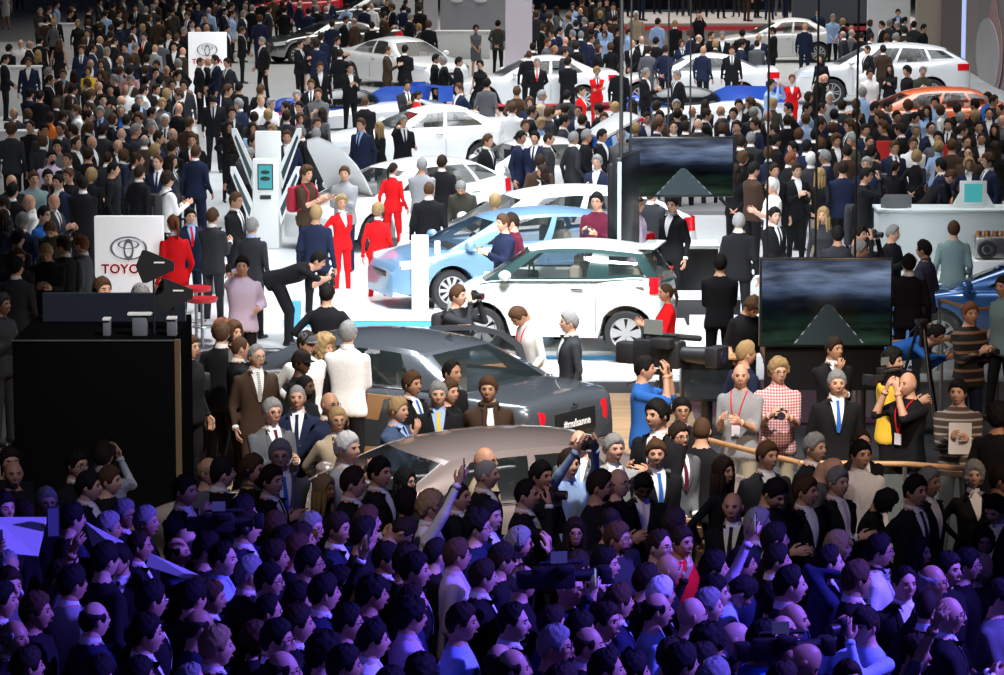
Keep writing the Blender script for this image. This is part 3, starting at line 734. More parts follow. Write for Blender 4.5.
def CARS(test=False):
    T_ = []
    def put(fn, px, py, hd, L, z=.0, k=1.0, **kw):
        if test:
            n = len(T_); loc = Vector(((n % 4 - 1.6) * 6.3, (n // 4) * 5 - 3, 0)); rz = R(hd) + math.pi
        else: loc, rz = car_at(px, py, hd, L * k, z)
        r = fn(loc, rz, **kw); T_.append(r); q = r[0] if isinstance(r, tuple) else r; q.scale = (k, k, k); CARBOX[-1] = (CARBOX[-1][0], rz, L * k, CARBOX[-1][3] * k); return q
    grey = mat('car_paint_graphite', (.105, .12, .14), .25, .5, coat=1)
    mauve = mat('car_paint_silver_mauve', (.38, .31, .30), .25, .5, coat=1)
    ice = mat('car_paint_ice_blue', (.17, .31, .48), .28, .15, coat=.7)
    silver = mat('car_paint_silver', (.30, .31, .32), .15, .85, coat=1)
    limo = put(lambda l, r: c_limo('graphite four-door saloon, rear door open on a tan cabin', l, r, grey), 364, 465, 145, 5.575, .03)
    # open rear doors of the saloon, hinged on the middle pillar
    dm = mat('door_trim_tan', (.60, .33, .13), .5); lk = mat('door_trim_dark', (.03, .03, .03), .5)
    def leaf(s, ang, nm):
        hx, hy = 3.02, s * .93
        e = thing(nm, None, None); e.parent = limo; e.location = (hx, hy, 0); e.rotation_euler = (0, 0, s * R(ang))
        out = [(0, .34), (1.05, .34), (1.12, .60), (1.20, 1.02), (0, 1.02)]
        fr = [(0, 1.0), (1.20, 1.0), (1.14, 1.18), (.92, 1.34), (.55, 1.44), (.10, 1.46), (0, 1.45)]
        hole = [(.07, 1.05), (1.10, 1.05), (1.04, 1.17), (.86, 1.29), (.52, 1.38), (.10, 1.40), (.07, 1.39)]
        g = G(); g.prism(out, -.03, .05); obj('door_panel', g, grey, e)
        g = G(); n = len(fr); v = [(x, y, z) for y in (-.02, .03) for x, z in fr] + [(x, y, z) for y in (-.02, .03) for x, z in hole]
        f = []
        for i in range(n):
            j = (i + 1) % n
            f += [(i, j, 2 * n + j, 2 * n + i), (n + i, n + j, 3 * n + j, 3 * n + i), (i, j, n + j, n + i), (2 * n + i, 2 * n + j, 3 * n + j, 3 * n + i)]
        g.add(v, f); obj('door_frame', g, grey, e, smooth=False)
        obj('door_glass', G().prism(hole, .0, .006), MATS['car_glass'], e)
        a, b = (.05, .085) if s < 0 else (-.065, -.03)
        obj('door_lining', G().prism([(.06, .40), (1.0, .40), (1.06, .62), (1.10, .98), (.06, .98)], a, b), dm, e)
        obj('armrest', G().box((.55, (a + b) / 2 + (.05 if s < 0 else -.05), .78), (.62, .09, .07), bev=.03), dm, e)
        obj('speaker_grille', G().prism([(.15, .43), (.8, .43), (.85, .58), (.15, .58)], b if s < 0 else a - .008, (b + .008) if s < 0 else a), lk, e)
    leaf(-1, 70, 'rear_door'); leaf(1, 62, 'rear_door')
    # the door opening shows the tan cabin
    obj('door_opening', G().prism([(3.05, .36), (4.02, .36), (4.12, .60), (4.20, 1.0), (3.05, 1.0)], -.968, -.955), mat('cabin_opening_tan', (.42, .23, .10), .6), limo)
    obj('seat_screen', G().box((2.93, -.36, 1.20), (.06, .34, .22), bev=.02), mat('seat_tan', (.55, .30, .12), .5), limo)
    obj('screen_glass', G().box((2.965, -.36, 1.20), (.01, .20, .14)), mat('screen_teal', (.02, .10, .09), .2, emit=(.05, .35, .28), es=.5), limo)
    put(lambda l, r: c_limo('mauve-silver saloon, its roof rising from the crowd', l, r, mauve, False), 458, 603, 207, 5.575)
    put(lambda l, r: c_iq(l, r), 562, 345, 168, 2.985, .18, .97)
    put(lambda l, r: c_hatch('pale blue hatchback behind the small white city car', l, r, ice), 512, 300, 200, 4.48, .18, .92)
    tg1 = put(lambda l, r: c_hatch('white estate car directly behind the pale blue hatchback', l, r, white(), L=4.6, H=1.56), 545, 284, 196, 4.6)
    cb = put(lambda l, r: c_hatch('white hatchback angled beside the touchscreen station, bonnet raised', l, r, white(), L=4.1, H=1.47), 399, 243, 222, 4.1)
    tg2 = put(lambda l, r: c_sedan('white hatchback with red tail lamp behind the group of visitors', l, r, white(), L=4.35, H=1.47), 516, 216, 200, 4.35)
    put(lambda l, r: c_sedan('white fastback in front of the red floor strip', l, r, white(), L=4.4, H=1.40), 418, 171, 198, 4.4)
    put(lambda l, r: c_sedan('white luxury saloon with black sunroof angled nose right', l, r, white(), L=5.1, H=1.47, W=1.88), 402, 87, -56, 5.1)
    put(lambda l, r: c_sedan('silver coupe with mirror-like bonnet at the back stand', l, r, silver, L=4.8, H=1.40), 330, 62, 205, 4.8)
    put(lambda l, r: c_sedan('second silver saloon behind the silver coupe', l, r, mat('car_paint_steel', (.16, .17, .18), .18, .8, coat=1), L=4.9), 372, 32, 196, 4.9)
    put(lambda l, r: c_hatch('red hatchback cut by the top edge, behind the silver coupe', l, r, mat('car_paint_red', (.60, .01, .03), .25, coat=1), L=4.1), 292, 26, 190, 4.1)
    put(lambda l, r: c_sedan('white saloon beside the grey pillar', l, r, white(), L=4.6), 532, 110, 190, 4.6)
    put(lambda l, r: c_sedan('white saloon behind the blue and white racing car', l, r, white(), L=4.67, H=1.43), 694, 106, 178, 4.67)
    put(lambda l, r: c_suv('white crossover at the right beside the picture wall', l, r, white()), 880, 104, 180, 4.77)
    put(lambda l, r: c_sedan('white saloon with open boot behind the visitor in beige', l, r, white(), L=4.5), 778, 62, 184, 4.5)
    put(lambda l, r: c_hatch('orange hatchback half hidden by the crowd at right', l, r, mat('car_paint_orange', (.80, .16, .05), .25, coat=1), L=4.1, H=1.46), 915, 150, 186, 4.1)
    obj('raised_bonnet', G().loft([[(x, -.62 * k, z - .02), (x, 0, z + .05), (x, .62 * k, z - .02), (x, .6 * k, z - .05), (x, 0, z + .02), (x, -.6 * k, z - .05)] for x, z, k in ((.95, .98, 1), (.80, 1.25, 1), (.62, 1.52, .95), (.40, 1.78, .8), (.25, 1.92, .5))]), white(), cb)
    for q, L in ((tg1, 4.6), (tg2, 4.35)):
        e = obj('raised_tailgate', G().loft([[(x, -.56 * k, z), (x - .02, 0, z + .05), (x, .56 * k, z), (x + .03, .54 * k, z - .04), (x + .02, 0, z), (x + .03, -.54 * k, z - .04)] for x, z, k in ((L - .62, 1.46, .9), (L - .25, 1.68, 1), (L + .10, 1.86, 1), (L + .22, 1.84, .9))]), white(), q)
        obj('tailgate_glass', G().prism([(L - .52, 1.47), (L - .02, 1.74), (L + .0, 1.71), (L - .50, 1.44)], -.46, .46), mat('car_glass_dark', (.012, .014, .017), .04, coat=1), e)
        for s in (-1, 1): obj('tailgate_lamp', G().box((L + .16, s * .42, 1.80), (.10, .22, .09), bev=.02), mat('taillight_red', (.75, .01, .02), .15, coat=1), e)
    return T_
# ================================================================ PEOPLE: geometry library
def evaluate(g, mods):
    me = g.mesh('tmp', [], False); o = bpy.data.objects.new('tmp', me); C.objects.link(o)
    for t, kw in mods:
        md = o.modifiers.new('m', t)
        for k, v in kw.items(): setattr(md, k, v)
    dg = bpy.context.evaluated_depsgraph_get(); dg.update()
    r = bpy.data.meshes.new_from_object(o.evaluated_get(dg))
    v = np.empty(len(r.vertices) * 3); r.vertices.foreach_get('co', v); v = v.reshape(-1, 3)
    f = [tuple(p.vertices) for p in r.polygons]
    bpy.data.objects.remove(o); bpy.data.meshes.remove(me); bpy.data.meshes.remove(r)
    return v, f

# region codes in a body mesh
SKIN, TOP, SLEEVE, LEGS, SHOE, CUFF, EYE, LIP, ARM = range(9)

def ellring(cx, cy, z, rx, ry, n=20, p=2.4):
    out = []
    for i in range(n):
        t = 2 * math.pi * i / n; c, s = math.cos(t), math.sin(t)
        k = (abs(c) ** p + abs(s) ** p) ** (-1 / p)
        out.append(Vector((cx + rx * k * c, cy + ry * k * s, z)))
    return out

# lean = forward bend of the trunk in degrees, hands = wrist targets (x,y,z) in the trunk frame with the shoulders at z 1.42
# knee = crouch amount, head = pitch
POSE = {
 'st': dict(h=((.27, -.02, .86), (-.27, -.04, .86))),
 'sa': dict(h=((.25, -.10, .90), (-.27, .02, .86)), step=.09),
 'wa': dict(h=((.25, -.16, .92), (-.26, .12, .90)), step=.24),
 'fr': dict(h=((.07, -.21, .93), (-.05, -.22, .95))),
 'cr': dict(h=((-.06, -.19, 1.16), (.06, -.215, 1.13))),
 'bk': dict(h=((.07, .19, .98), (-.07, .20, .97))),
 'hp': dict(h=((.20, -.05, 1.02), (-.20, -.05, 1.02)), el=1),
 'ch': dict(h=((.05, -.22, 1.385), (-.05, -.24, 1.16))),
 'ph': dict(h=((.12, -.10, 1.55), (-.22, -.14, 1.10))),
 'up': dict(h=((.24, -.24, 1.86), (-.25, -.05, .92))),
 'ul': dict(h=((.25, -.05, .92), (-.24, -.24, 1.86))),
 'cm': dict(h=((.09, -.24, 1.55), (-.09, -.25, 1.55)), el=.1),
 'oh': dict(h=((.09, -.33, 1.78), (-.09, -.33, 1.78)), el=.4),
 'rd': dict(h=((.10, -.32, 1.17), (-.10, -.32, 1.16)), head=28),
 'hf': dict(h=((.10, -.30, 1.22), (-.10, -.30, 1.20))),
 'pt': dict(h=((.24, -.46, 1.33), (-.25, -.03, .88))),
 'ln': dict(lean=38, h=((.20, -.44, 1.12), (-.20, -.40, 1.08)), head=5),
 'bn': dict(lean=72, h=((.10, -.20, 1.66), (-.10, -.22, 1.60)), head=-45),
 'dn': dict(lean=14, h=((.22, -.20, .95), (-.20, -.22, .95)), head=30),
 'sq': dict(lean=30, knee=1, h=((.10, -.30, 1.50), (-.10, -.30, 1.48)), head=-20),
 'si': dict(knee=2, h=((.14, -.34, 1.08), (-.14, -.34, 1.08)), head=12),
}
HAND = {}
def hand_proto():
    """right hand, wrist at the origin, fingers towards -Z, palm facing +X (towards the thigh)"""
    g = G()
    g.capsule((0, 0, .01), (0, 0, -.085), .028, .036, 10, sq=1.0, M=Matrix.Diagonal((.5, 1, 1, 1)))
    L = (.070, .080, .074, .056)
    for i, (y, l) in enumerate(zip((-.030, -.010, .011, .030), L)):
        a = Vector((0, y, -.085)); b = a + Vector((.012, y * .12, -l * .55)); c = b + Vector((.026, 0, -l * .42))
        g.capsule(a, b, .0095, .009, 8); g.capsule(b, c, .009, .0075, 8)
    a = Vector((.004, -.026, -.022)); b = Vector((.020, -.056, -.055)); c = Vector((.030, -.060, -.090))
    g.capsule(a, b, .014, .011, 8); g.capsule(b, c, .011, .009, 8)
    v, f = evaluate(g, [('REMESH', dict(mode='VOXEL', voxel_size=.0062)), ('DECIMATE', dict(ratio=.35))])
    return v, f

def head_shape(th, ph, kind='m'):
    """point of the head in its own frame (origin mid head, face towards -Y)"""
    dx, dy, dz = math.sin(th) * math.cos(ph), -math.cos(th) * math.cos(ph), math.sin(ph)
    a, b, c = (.079, .099, .120) if kind == 'm' else (.074, .093, .114)
    x, y, z = a * dx, b * dy, c * dz
    if dz < 0:
        k = (-dz) ** 1.4
        x *= 1 - .30 * k
        if dy > 0: y *= 1 - .45 * k
        else: y *= 1 + .10 * k
    fr = max(0, -dy)
    if fr > 0:
        e = lambda u, s: math.exp(-(u / s) ** 2)
        y += .006 * fr * e(x, .05) * (1 - e(z, .02))          # flatter face
        wn = .010 + .006 * max(0, min(1, (.02 - z) / .05))
        nz = max(0, min(1, (.030 - z) / .052)) if z > -.024 else max(0, 1 - (-.024 - z) / .010)
        y -= .024 * nz * e(x, wn)
        y -= .005 * e(z - .034, .010) * e(abs(x) - .028, .030)
        y += .010 * e(z - .012, .013) * e(abs(x) - .031, .017)
        y -= .006 * e(z + .052, .012) * e(x, .024)
        y += .003 * e(z + .070, .008) * e(x, .024)
        y -= .008 * e(z + .096, .016) * e(x, .026)
        y -= .004 * e(z + .020, .020) * e(abs(x) - .046, .018)
    return x, y, z

def head_geo(kind='m', nt=44, npz=32):
    g = G()
    ths = []
    for i in range(nt):
        u = i / nt * 2 - 1
        ths.append(math.pi * (u * .55 + .45 * u ** 3))
    rows = []
    for j in range(npz):
        ph = (j + .5) / npz * math.pi - math.pi / 2
        rows.append([head_shape(t, ph, kind) for t in ths])
    g.loft(rows, SKIN)
    for s in (-1, 1):
        g.ball((s * .030, -.0835 if kind == 'm' else -.079, .0115), (.0125, .007, .0065), EYE, n=8, k=5)
        M = Matrix.Translation((s * .077, .012, -.004)) @ Matrix.Rotation(s * R(22), 4, 'Z') @ Matrix.Rotation(R(10), 4, 'X')
        g.ball((0, 0, 0), (.009, .019, .031), SKIN, M, n=10, k=6)
    g.ball((0, -.0955 if kind == 'm' else -.090, -.054), (.021, .008, .0065), LIP, n=10, k=5)
    return g

HEADC = Vector((0, -.016, 1.612))                     # centre of the head of an upright 1.76 m figure
NECKP = Vector((0, .012, 1.50))                       # pivot of the head on the neck

BODY = {}
def body_proto(pose, bt):
    """bt: m man, f woman in trousers, d woman in a dress. Returns dict of arrays and frames"""
    key = (pose, bt)
    if key in BODY: return BODY[key]
    P = POSE[pose]; lean = R(P.get('lean', 0)); knee = P.get('knee', 0); step = P.get('step', 0)
    hipz = {0: .95, 1: .50, 2: .52}[knee]
    sw = 1.0 if bt == 'm' else .88
    back = math.sin(lean) * .18
    T = Matrix.Translation((0, back, hipz)) @ Matrix.Rotation(lean, 4, 'X') @ Matrix.Translation((0, 0, -.95))
    g = G(); parts = []
    def cap(p0, p1, r0, r1, tag_, M=None, n=14, sq=1.0):
        p0, p1 = Vector(p0), Vector(p1)
        if M: p0, p1 = M @ p0, M @ p1
        g.capsule(p0, p1, r0, r1, n, sq=sq); parts.append((p0, p1, (r0 + r1) / 2, tag_))
    if bt == 'm':
        rings = [(.80, .205, .135, .005), (.86, .200, .140, .005), (.95, .185, .130, .005), (1.06, .172, .120, .0), (1.18, .186, .128, -.005),
                 (1.28, .202, .132, -.005), (1.345, .204, .124, .003), (1.395, .182, .106, .010), (1.435, .134, .088, .014), (1.47, .086, .070, .016), (1.485, .066, .062, .016)]
    else:
        rings = [(.84, .185, .125, .008), (.90, .186, .128, .008), (.98, .172, .115, .008), (1.07, .140, .098, .0), (1.18, .152, .112, -.008),
                 (1.27, .165, .135, -.018), (1.33, .166, .108, .000), (1.375, .148, .090, .010), (1.415, .108, .074, .014), (1.45, .070, .060, .016), (1.47, .054, .052, .016)]
    if knee: rings = [(max(z, .88), a, b, c) for z, a, b, c in rings if z > .82]
    g.loft([[T @ p for p in ellring(0, cy, z, rx, ry)] for z, rx, ry, cy in rings])
    for z, rx, ry, cy in rings[:-2]: 
        for sx in (-.5, 0, .5): parts.append((T @ Vector((rx * sx, cy, z)), T @ Vector((rx * sx, cy, z + .02)), ry, TOP))
    nr = .066 if bt == 'm' else .052
    cap((0, .016, 1.44), (0, .004, 1.58), nr, nr - .004, SKIN, T)
    sh = .186 * sw
    wr = {}
    for s, ht in ((-1, P['h'][0]), (1, P['h'][1])):
        ht = Vector((-abs(ht[0]) * (1 if ht[0] > 0 else -1) if s < 0 else abs(ht[0]) * (1 if ht[0] < 0 else -1), ht[1], ht[2]))
        if abs(ht.x) > .19: ht.x *= (sw + 1) / 2
        A = Vector((s * sh, .012, 1.372)); L1, L2 = .285, .255
        d = ht - A; L = min(d.length, L1 + L2 - .004); dn = d.normalized(); ht = A + dn * L
        ca = (L1 * L1 + L * L - L2 * L2) / (2 * L1 * L)
        el = P.get('el', 0)
        pole = Vector((s * (.25 + el), .55, -.75 + el * .3))
        if ht.z > 1.7: pole = Vector((s * .9, -.2, -.5))
        pole = (pole - dn * pole.dot(dn)).normalized()
        E = A + dn * (L1 * ca) + pole * (L1 * math.sqrt(max(0, 1 - ca * ca)))
        ra = (.060, .052, .044, .036) if bt == 'm' else (.049, .043, .037, .030)
        cap(A, E, ra[0], ra[1], ARM, T, 12); cap(E, A + dn * L, ra[2] + .003, ra[3], SLEEVE, T, 12)
        W = T @ (A + dn * L); E2 = T @ E
        wr[s] = (W, (W - E2).normalized(), T @ A)
    # legs
    feet = []
    for s in (-1, 1):
        hx = .092 if bt == 'm' else .085
        fy = s * step
        Hp = Vector((s * hx, back + .005, hipz - .02))
        if knee == 0:
            K = Vector((s * (hx + .012), fy * .5 - .012, .50)); A = Vector((s * (hx + .028), fy, .095))
        elif knee == 1:
            K = Vector((s * .17, -.34, .48)); A = Vector((s * .15, .05, .11))
        else:
            K = Vector((s * .13, -.42, .50)); A = Vector((s * .13, -.40, .10))
        r = (.098, .072, .066, .052) if bt == 'm' else (.088, .062, .056, .043)
        tg = LEGS
        cap(Hp, K, r[0], r[1], tg); cap(K, A, r[2], r[3], tg)
        F0 = A + Vector((0, .035, -.045)); F1 = A + Vector((s * .025, -.155, -.060))
        cap(F0, F1, .042, .034, SHOE, None, 10)
        feet.append(A)
    if bt == 'd':
        g.loft([ellring(0, back + .005, z, rx, ry) for z, rx, ry in ((.56, .165, .13), (.62, .17, .135), (.75, .175, .135), (.9, .185, .13))])
        parts.append((Vector((0, back, .60)), Vector((0, back, .88)), .16, TOP))
        parts.append((Vector((.09, back, .62)), Vector((.09, back, .88)), .12, TOP)); parts.append((Vector((-.09, back, .62)), Vector((-.09, back, .88)), .12, TOP))
    v, f = evaluate(g, [('REMESH', dict(mode='VOXEL', voxel_size=.021)), ('SMOOTH', dict(factor=.5, iterations=3))])
    v[:, 2] = np.maximum(v[:, 2], 0.0)
    fc = np.array([v[list(q)].mean(0) for q in f])
    best = np.full(len(f), 1e9); lab = np.zeros(len(f), int)
    for p0, p1, r, t in parts:
        a = np.array(p0); d = np.array(p1) - a; L2_ = max((d * d).sum(), 1e-9)
        u = np.clip(((fc - a) @ d) / L2_, 0, 1)
        ds = np.linalg.norm(fc - (a + u[:, None] * d), axis=1) / r
        k = ds < best; best[k] = ds[k]; lab[k] = t
    Ti = np.array(T.inverted()); loc = fc @ Ti[:3, :3].T + Ti[:3, 3]
    nk = (loc[:, 2] > 1.475) & (np.abs(loc[:, 0]) < .09) & ((lab == TOP) | (lab == SKIN)); lab[nk] = SKIN
    lab[(lab == SKIN) & (loc[:, 2] < 1.47)] = TOP
    if bt != 'd' and not knee: 
        hem = .795 if bt == 'm' else .835
        if lean < .2: lab[(lab == LEGS) & (fc[:, 2] > hem)] = TOP; lab[(lab == TOP) & (fc[:, 2] < hem)] = LEGS
    if not HAND: HAND['v'], HAND['f'] = hand_proto()
    hv, hf, hl = [], [], []
    off = 0
    hs = 1.0 if bt == 'm' else .88
    grips = {}
    for s, (W, d, A) in wr.items():
        z = -d; 
        inward = (Vector((0, 0, 1.2)) - W); inward = Vector((-s, -.15, 0)) if W.z < 1.3 or abs(W.x) > .15 else Vector((-s * .4, .9, 0))
        x = (inward - z * inward.dot(z)).normalized(); y = z.cross(x)
        Mh = Matrix((x, y, z)).transposed().to_4x4()
        Mx = np.array(Matrix.Translation(W + d * .012) @ Mh)
        q = HAND['v'].copy() * hs
        flip = False
        if s > 0: q[:, 1] *= -1; flip = True
        q = q @ Mx[:3, :3].T + Mx[:3, 3]
        hv.append(q); hf += [tuple(i + off for i in (t[::-1] if flip else t)) for t in HAND['f']]
        off += len(q)
        grips[s] = W + d * .09
    gc = G()
    for s, (W, d, A) in wr.items(): gc.tube(W - d * .02, W + d * .012, .036 if bt == 'm' else .031, n=12)
    r = dict(v=v, f=f, lab=lab, hv=np.vstack(hv), hf=hf, cv=np.array(gc.v), cf=gc.f, T=T, grips=grips, key=key, wr=wr)
    BODY[key] = r
    return r

HG = {}
PBODY = {}
def head_matrix(pose, T, yaw):
    pitch = POSE[pose].get('head', 0)
    return T @ Matrix.Translation(NECKP) @ Matrix.Rotation(R(yaw), 4, 'Z') @ Matrix.Rotation(R(pitch), 4, 'X') @ Matrix.Translation(HEADC - NECKP)

def chest_front(B):
    """shirt V, collar ring and tie laid on the trunk of a body"""
    if 'front' in B: return B['front']
    T = B['T']; Ti = T.inverted()
    vv = [tuple(Ti @ Vector(p)) for p in B['v']]
    bvh = BVHTree.FromPolygons(vv, [list(q) for q in B['f']])
    man = B['key'][1] == 'm'
    def hit(x, z, o):
        h = bvh.ray_cast(Vector((x, -.6, z)), Vector((0, 1, 0)))[0]
        y = h.y if h else -.10
        if y < -.19: y = -.13
        return (x, y - o, z)
    g = G(); zt, zb = 1.475, (1.16 if man else 1.22)
    rows = []
    for k in range(8):
        u = k / 7; z = zt + (zb - zt) * u; hw = .068 * (1 - u) ** .8 + .003
        rows.append([hit(x * hw, z, .006 + .003 * (1 - abs(x))) for x in (-1, -.5, 0, .5, 1)])
    g.loft(rows, 0, T, cap=False, closed=False)
    # collar band round the neck, higher at the back
    r0, r1 = (.072, .066) if man else (.060, .054)
    n = 20; a, b = [], []
    for i in range(n):
        t = 2 * math.pi * i / n; x, y = math.sin(t), -math.cos(t); lift = .014 * y
        a.append(Vector((x * r0, .014 + y * (r0 + .004), 1.462 + lift))); b.append(Vector((x * r1, .010 + y * r1, 1.512 + lift)))
    c = [p + Vector((-(p.x) * .08, 0, -.004)) for p in b]
    g.loft([a, b, c], 0, T, cap=False)
    for s in (-1, 1):
        g.add([hit(s * .006, 1.470, .012), hit(s * .05, 1.485, .012), hit(s * .040, 1.425, .014)], [(0, 1, 2)], 0, T)
    tie = G(); rows = []
    for k in range(7):
        u = k / 6; z = 1.462 + (zb - 1.462) * u; hw = (.017 if k == 0 else .012 + .014 * u) * (1 if k < 6 else .5)
        rows.append([hit(x * hw, z, .014) for x in (-1, 0, 1)])
    tie.loft(rows, 0, T, cap=False, closed=False)
    B['front'] = (g, tie)
    # lapels: two folded strips either side of the V
    lp = G()
    for s in (-1, 1):
        rows = []
        for k in range(8):
            u = k / 7; z = zt - .01 + (zb - zt) * u; hw = .068 * (1 - u) ** .8 + .003; w_ = .045 * math.sin(math.pi * min(1, u * .8 + .15))
            rows.append([hit(s * hw, z, .008), hit(s * (hw + w_ * .5), z, .014), hit(s * (hw + w_), z, .008)])
        lp.loft(rows, 0, T, cap=False, closed=False)
    B['lapel'] = lp
    # lanyard with badge
    la = G()
    for s in (-1, 1):
        pr = None
        for k in range(9):
            u = k / 8; p = hit(s * (.075 * (1 - u) + .006), 1.47 - .34 * u, .014)
            if pr: la.tube(T @ Vector(pr), T @ Vector(p), .006, n=5)
            pr = p
    p = hit(0, 1.08, .02)
    la.box((0, min(p[1], -.13) - .004, 1.085), (.085, .006, .11), 1, T)
    B['lan'] = la
    return B['front']

def hair_geo(style, kind='m'):
    """s short, r receding, f fringe round a bald crown, m bob, l long, p ponytail, c curly, u curly short, z shaved"""
    key = (style, kind)
    if key in HG: return HG[key]
    rnd = random.Random(hash(style) % 97 if False else ord(style[0]))
    g = G(); nt, npz = 40, 28
    def edge(th):                      # lower hairline height per azimuth (0 front, pi back)
        a = abs(th)
        k = [(0, .066), (.5, .062), (.9, .040), (1.15, -.012), (1.35, -.008), (1.55, .014), (1.8, .0), (2.1, -.045), (3.15, -.078)]
        if style == 'r': k = [(0, .092), (.35, .088), (.7, .070), (1.0, .050), (1.2, -.010), (1.55, .014), (1.8, .0), (2.1, -.045), (3.15, -.075)]
        if style in 'mlc': k = [(0, .066), (.5, .055), (.85, .020), (1.0, -.070), (1.3, -.105), (3.15, -.110)]
        if style == 'p': k = [(0, .070), (.6, .058), (1.0, .030), (1.3, .012), (1.8, -.01), (2.2, -.05), (3.15, -.07)]
        for (x0, y0), (x1, y1) in zip(k, k[1:]):
            if a <= x1: return y0 + (y1 - y0) * (a - x0) / (x1 - x0)
        return k[-1][1]
    thick = {'s': .014, 'r': .010, 'f': .008, 'm': .026, 'l': .022, 'p': .010, 'c': .050, 'u': .028, 'z': .004}[style]
    rows = []; H = []
    for j in range(npz):
        ph = (j + .5) / npz * math.pi - math.pi / 2; row = []; hr = []
        for i in range(nt):
            th = (i / nt * 2 - 1) * math.pi
            x, y, z = head_shape(th, ph, kind)
            n = Vector((x / .077 ** 2, y / .097 ** 2, z / .118 ** 2)).normalized()
            e = edge(th); m = (z - e) / .018
            if style == 'f':
                m = min(m, (.062 + .012 * math.cos(th * 2) - z) / .018)
                if abs(th) < 1.0: m = -1
            m = max(-.6, min(1, m)); k = m * (2 - m) if m > 0 else m
            top = 1 + .5 * max(0, z) / .118
            h = k * thick * top if k > 0 else k * .012
            if style in 'mlcu' and k > 0: h += thick * .25 * math.sin(7 * th + 3 * ph) * math.sin(9 * ph + th)
            if style in 'srzf' and k > 0 and thick > .005: h += (.004 * math.sin(9 * th + 2) * math.cos(11 * ph) + rnd.uniform(-.0025, .0035)) * min(1, k * 2)
            if style in 'sr' and k > 0 and abs(th) < .9 and z > .05: h += .010 * (1 - abs(th) / .9)
            if style in 'cu' and k > 0: h += rnd.uniform(-.006, .008)
            if style in 'mlc' and z < -.02 and k > 0: n = Vector((n.x, n.y, n.z * .2))
            row.append((x + n.x * h, y + n.y * h, z + n.z * h)); hr.append(h)
        rows.append(row); H.append(hr)
    v = [p for r in rows for p in r]; f = []
    for j in range(npz - 1):
        for i in range(nt):
            i2 = (i + 1) % nt
            if max(H[j][i], H[j][i2], H[j + 1][i], H[j + 1][i2]) > 0: f.append((j * nt + i, j * nt + i2, (j + 1) * nt + i2, (j + 1) * nt + i))
    if style != 'f': f.append(tuple((npz - 1) * nt + i for i in range(nt)))
    used = sorted({i for q in f for i in q}); mp = {a: b for b, a in enumerate(used)}
    g.add([v[i] for i in used], [tuple(mp[i] for i in q) for q in f])
    if style == 'l':
        for k in range(9):
            a = math.pi * (.28 + .18 * k); x, y = math.sin(a) * .085, -math.cos(a) * .085 + .005
            g.capsule((x, y, -.03), (x * 1.15, y * 1.05 + .015, -.24 - .03 * math.sin(k * 2.1)), .030, .018, 8)
    if style == 'p':
        g.ball((0, .115, .035), .03); g.capsule((0, .125, .03), (0, .15, -.06), .028, .026, 8); g.capsule((0, .15, -.06), (0, .135, -.18), .026, .010, 8)
    if style == 'c':
        for k in range(26):
            a = rnd.uniform(.9, 5.4); z = rnd.uniform(-.17, .06); r = .098 + rnd.uniform(-.01, .02)
            g.ball((math.sin(a) * r, -math.cos(a) * r + .005, z), (.026, .026, .034), n=7, k=5)
    for s in (-1, 1):                                   # eyebrows
        g.capsule((s * .014, -.0955 if kind == 'm' else -.0905, .031), (s * .046, -.084 if kind == 'm' else -.080, .034), .0032, .0028, 5)
    HG[key] = g
    return g

def cap_geo(kind):
    g = G(); rows = []
    for j in range(9):
        t = j / 8 * math.pi / 2; z = .030 + .100 * math.sin(t); k = math.cos(t) ** .6
        rows.append([(math.sin(2 * math.pi * i / 24) * .088 * k, .002 - math.cos(2 * math.pi * i / 24) * .108 * k, z) for i in range(24)])
    g.loft(rows)
    v = []
    for i in range(9):
        a = -1.0 + i * .25; v.append((math.sin(a) * .082, -math.cos(a) * .100, .036)); v.append((math.sin(a) * .085, -math.cos(a) * .100 - .060 * math.cos(a) ** .5, .026))
    g.add(v, [(2 * i, 2 * i + 2, 2 * i + 3, 2 * i + 1) for i in range(8)])
    g.add([(x, y, z - .005) for x, y, z in v], [(2 * i, 2 * i + 1, 2 * i + 3, 2 * i + 2) for i in range(8)])
    return g
def glasses_geo():
    g = G()
    for s in (-1, 1):
        g.ring((s * .031, -.102, .010), .021, .0024, 'y', 14, 5, sz=.78)
        g.tube((s * .052, -.100, .014), (s * .080, .005, .012), .0024, n=5)
    g.tube((-.010, -.104, .014), (.010, -.104, .014), .0024, n=5)
    return g
def headphones_geo():
    g = G()
    for s in (-1, 1): g.ball((s * .086, .008, -.002), (.020, .034, .038))
    pr = None
    for i in range(13):
        a = math.pi * i / 12; p = (math.cos(a) * .094, .008, math.sin(a) * .135)
        if pr: g.tube(pr, p, .008, n=6)
        pr = p
    return g
def beard_geo():
    g = G(); rows = []
    for j in range(9):
        ph = -1.30 + j * .12
        row = []
        for i in range(17):
            th = -1.25 + i * 2.5 / 16; x, y, z = head_shape(th, ph); k = .006 * min(1, min(i, 16 - i) / 3) * min(1, (8 - j) / 2.5) - .002
            row.append((x * (1 + k * 12), y - k, z - k * .5))
        rows.append(row)
    g.loft(rows, cap=False, closed=False)
    g.capsule((-.022, -.104, -.042), (.022, -.104, -.042), .006, n=6)
    return g
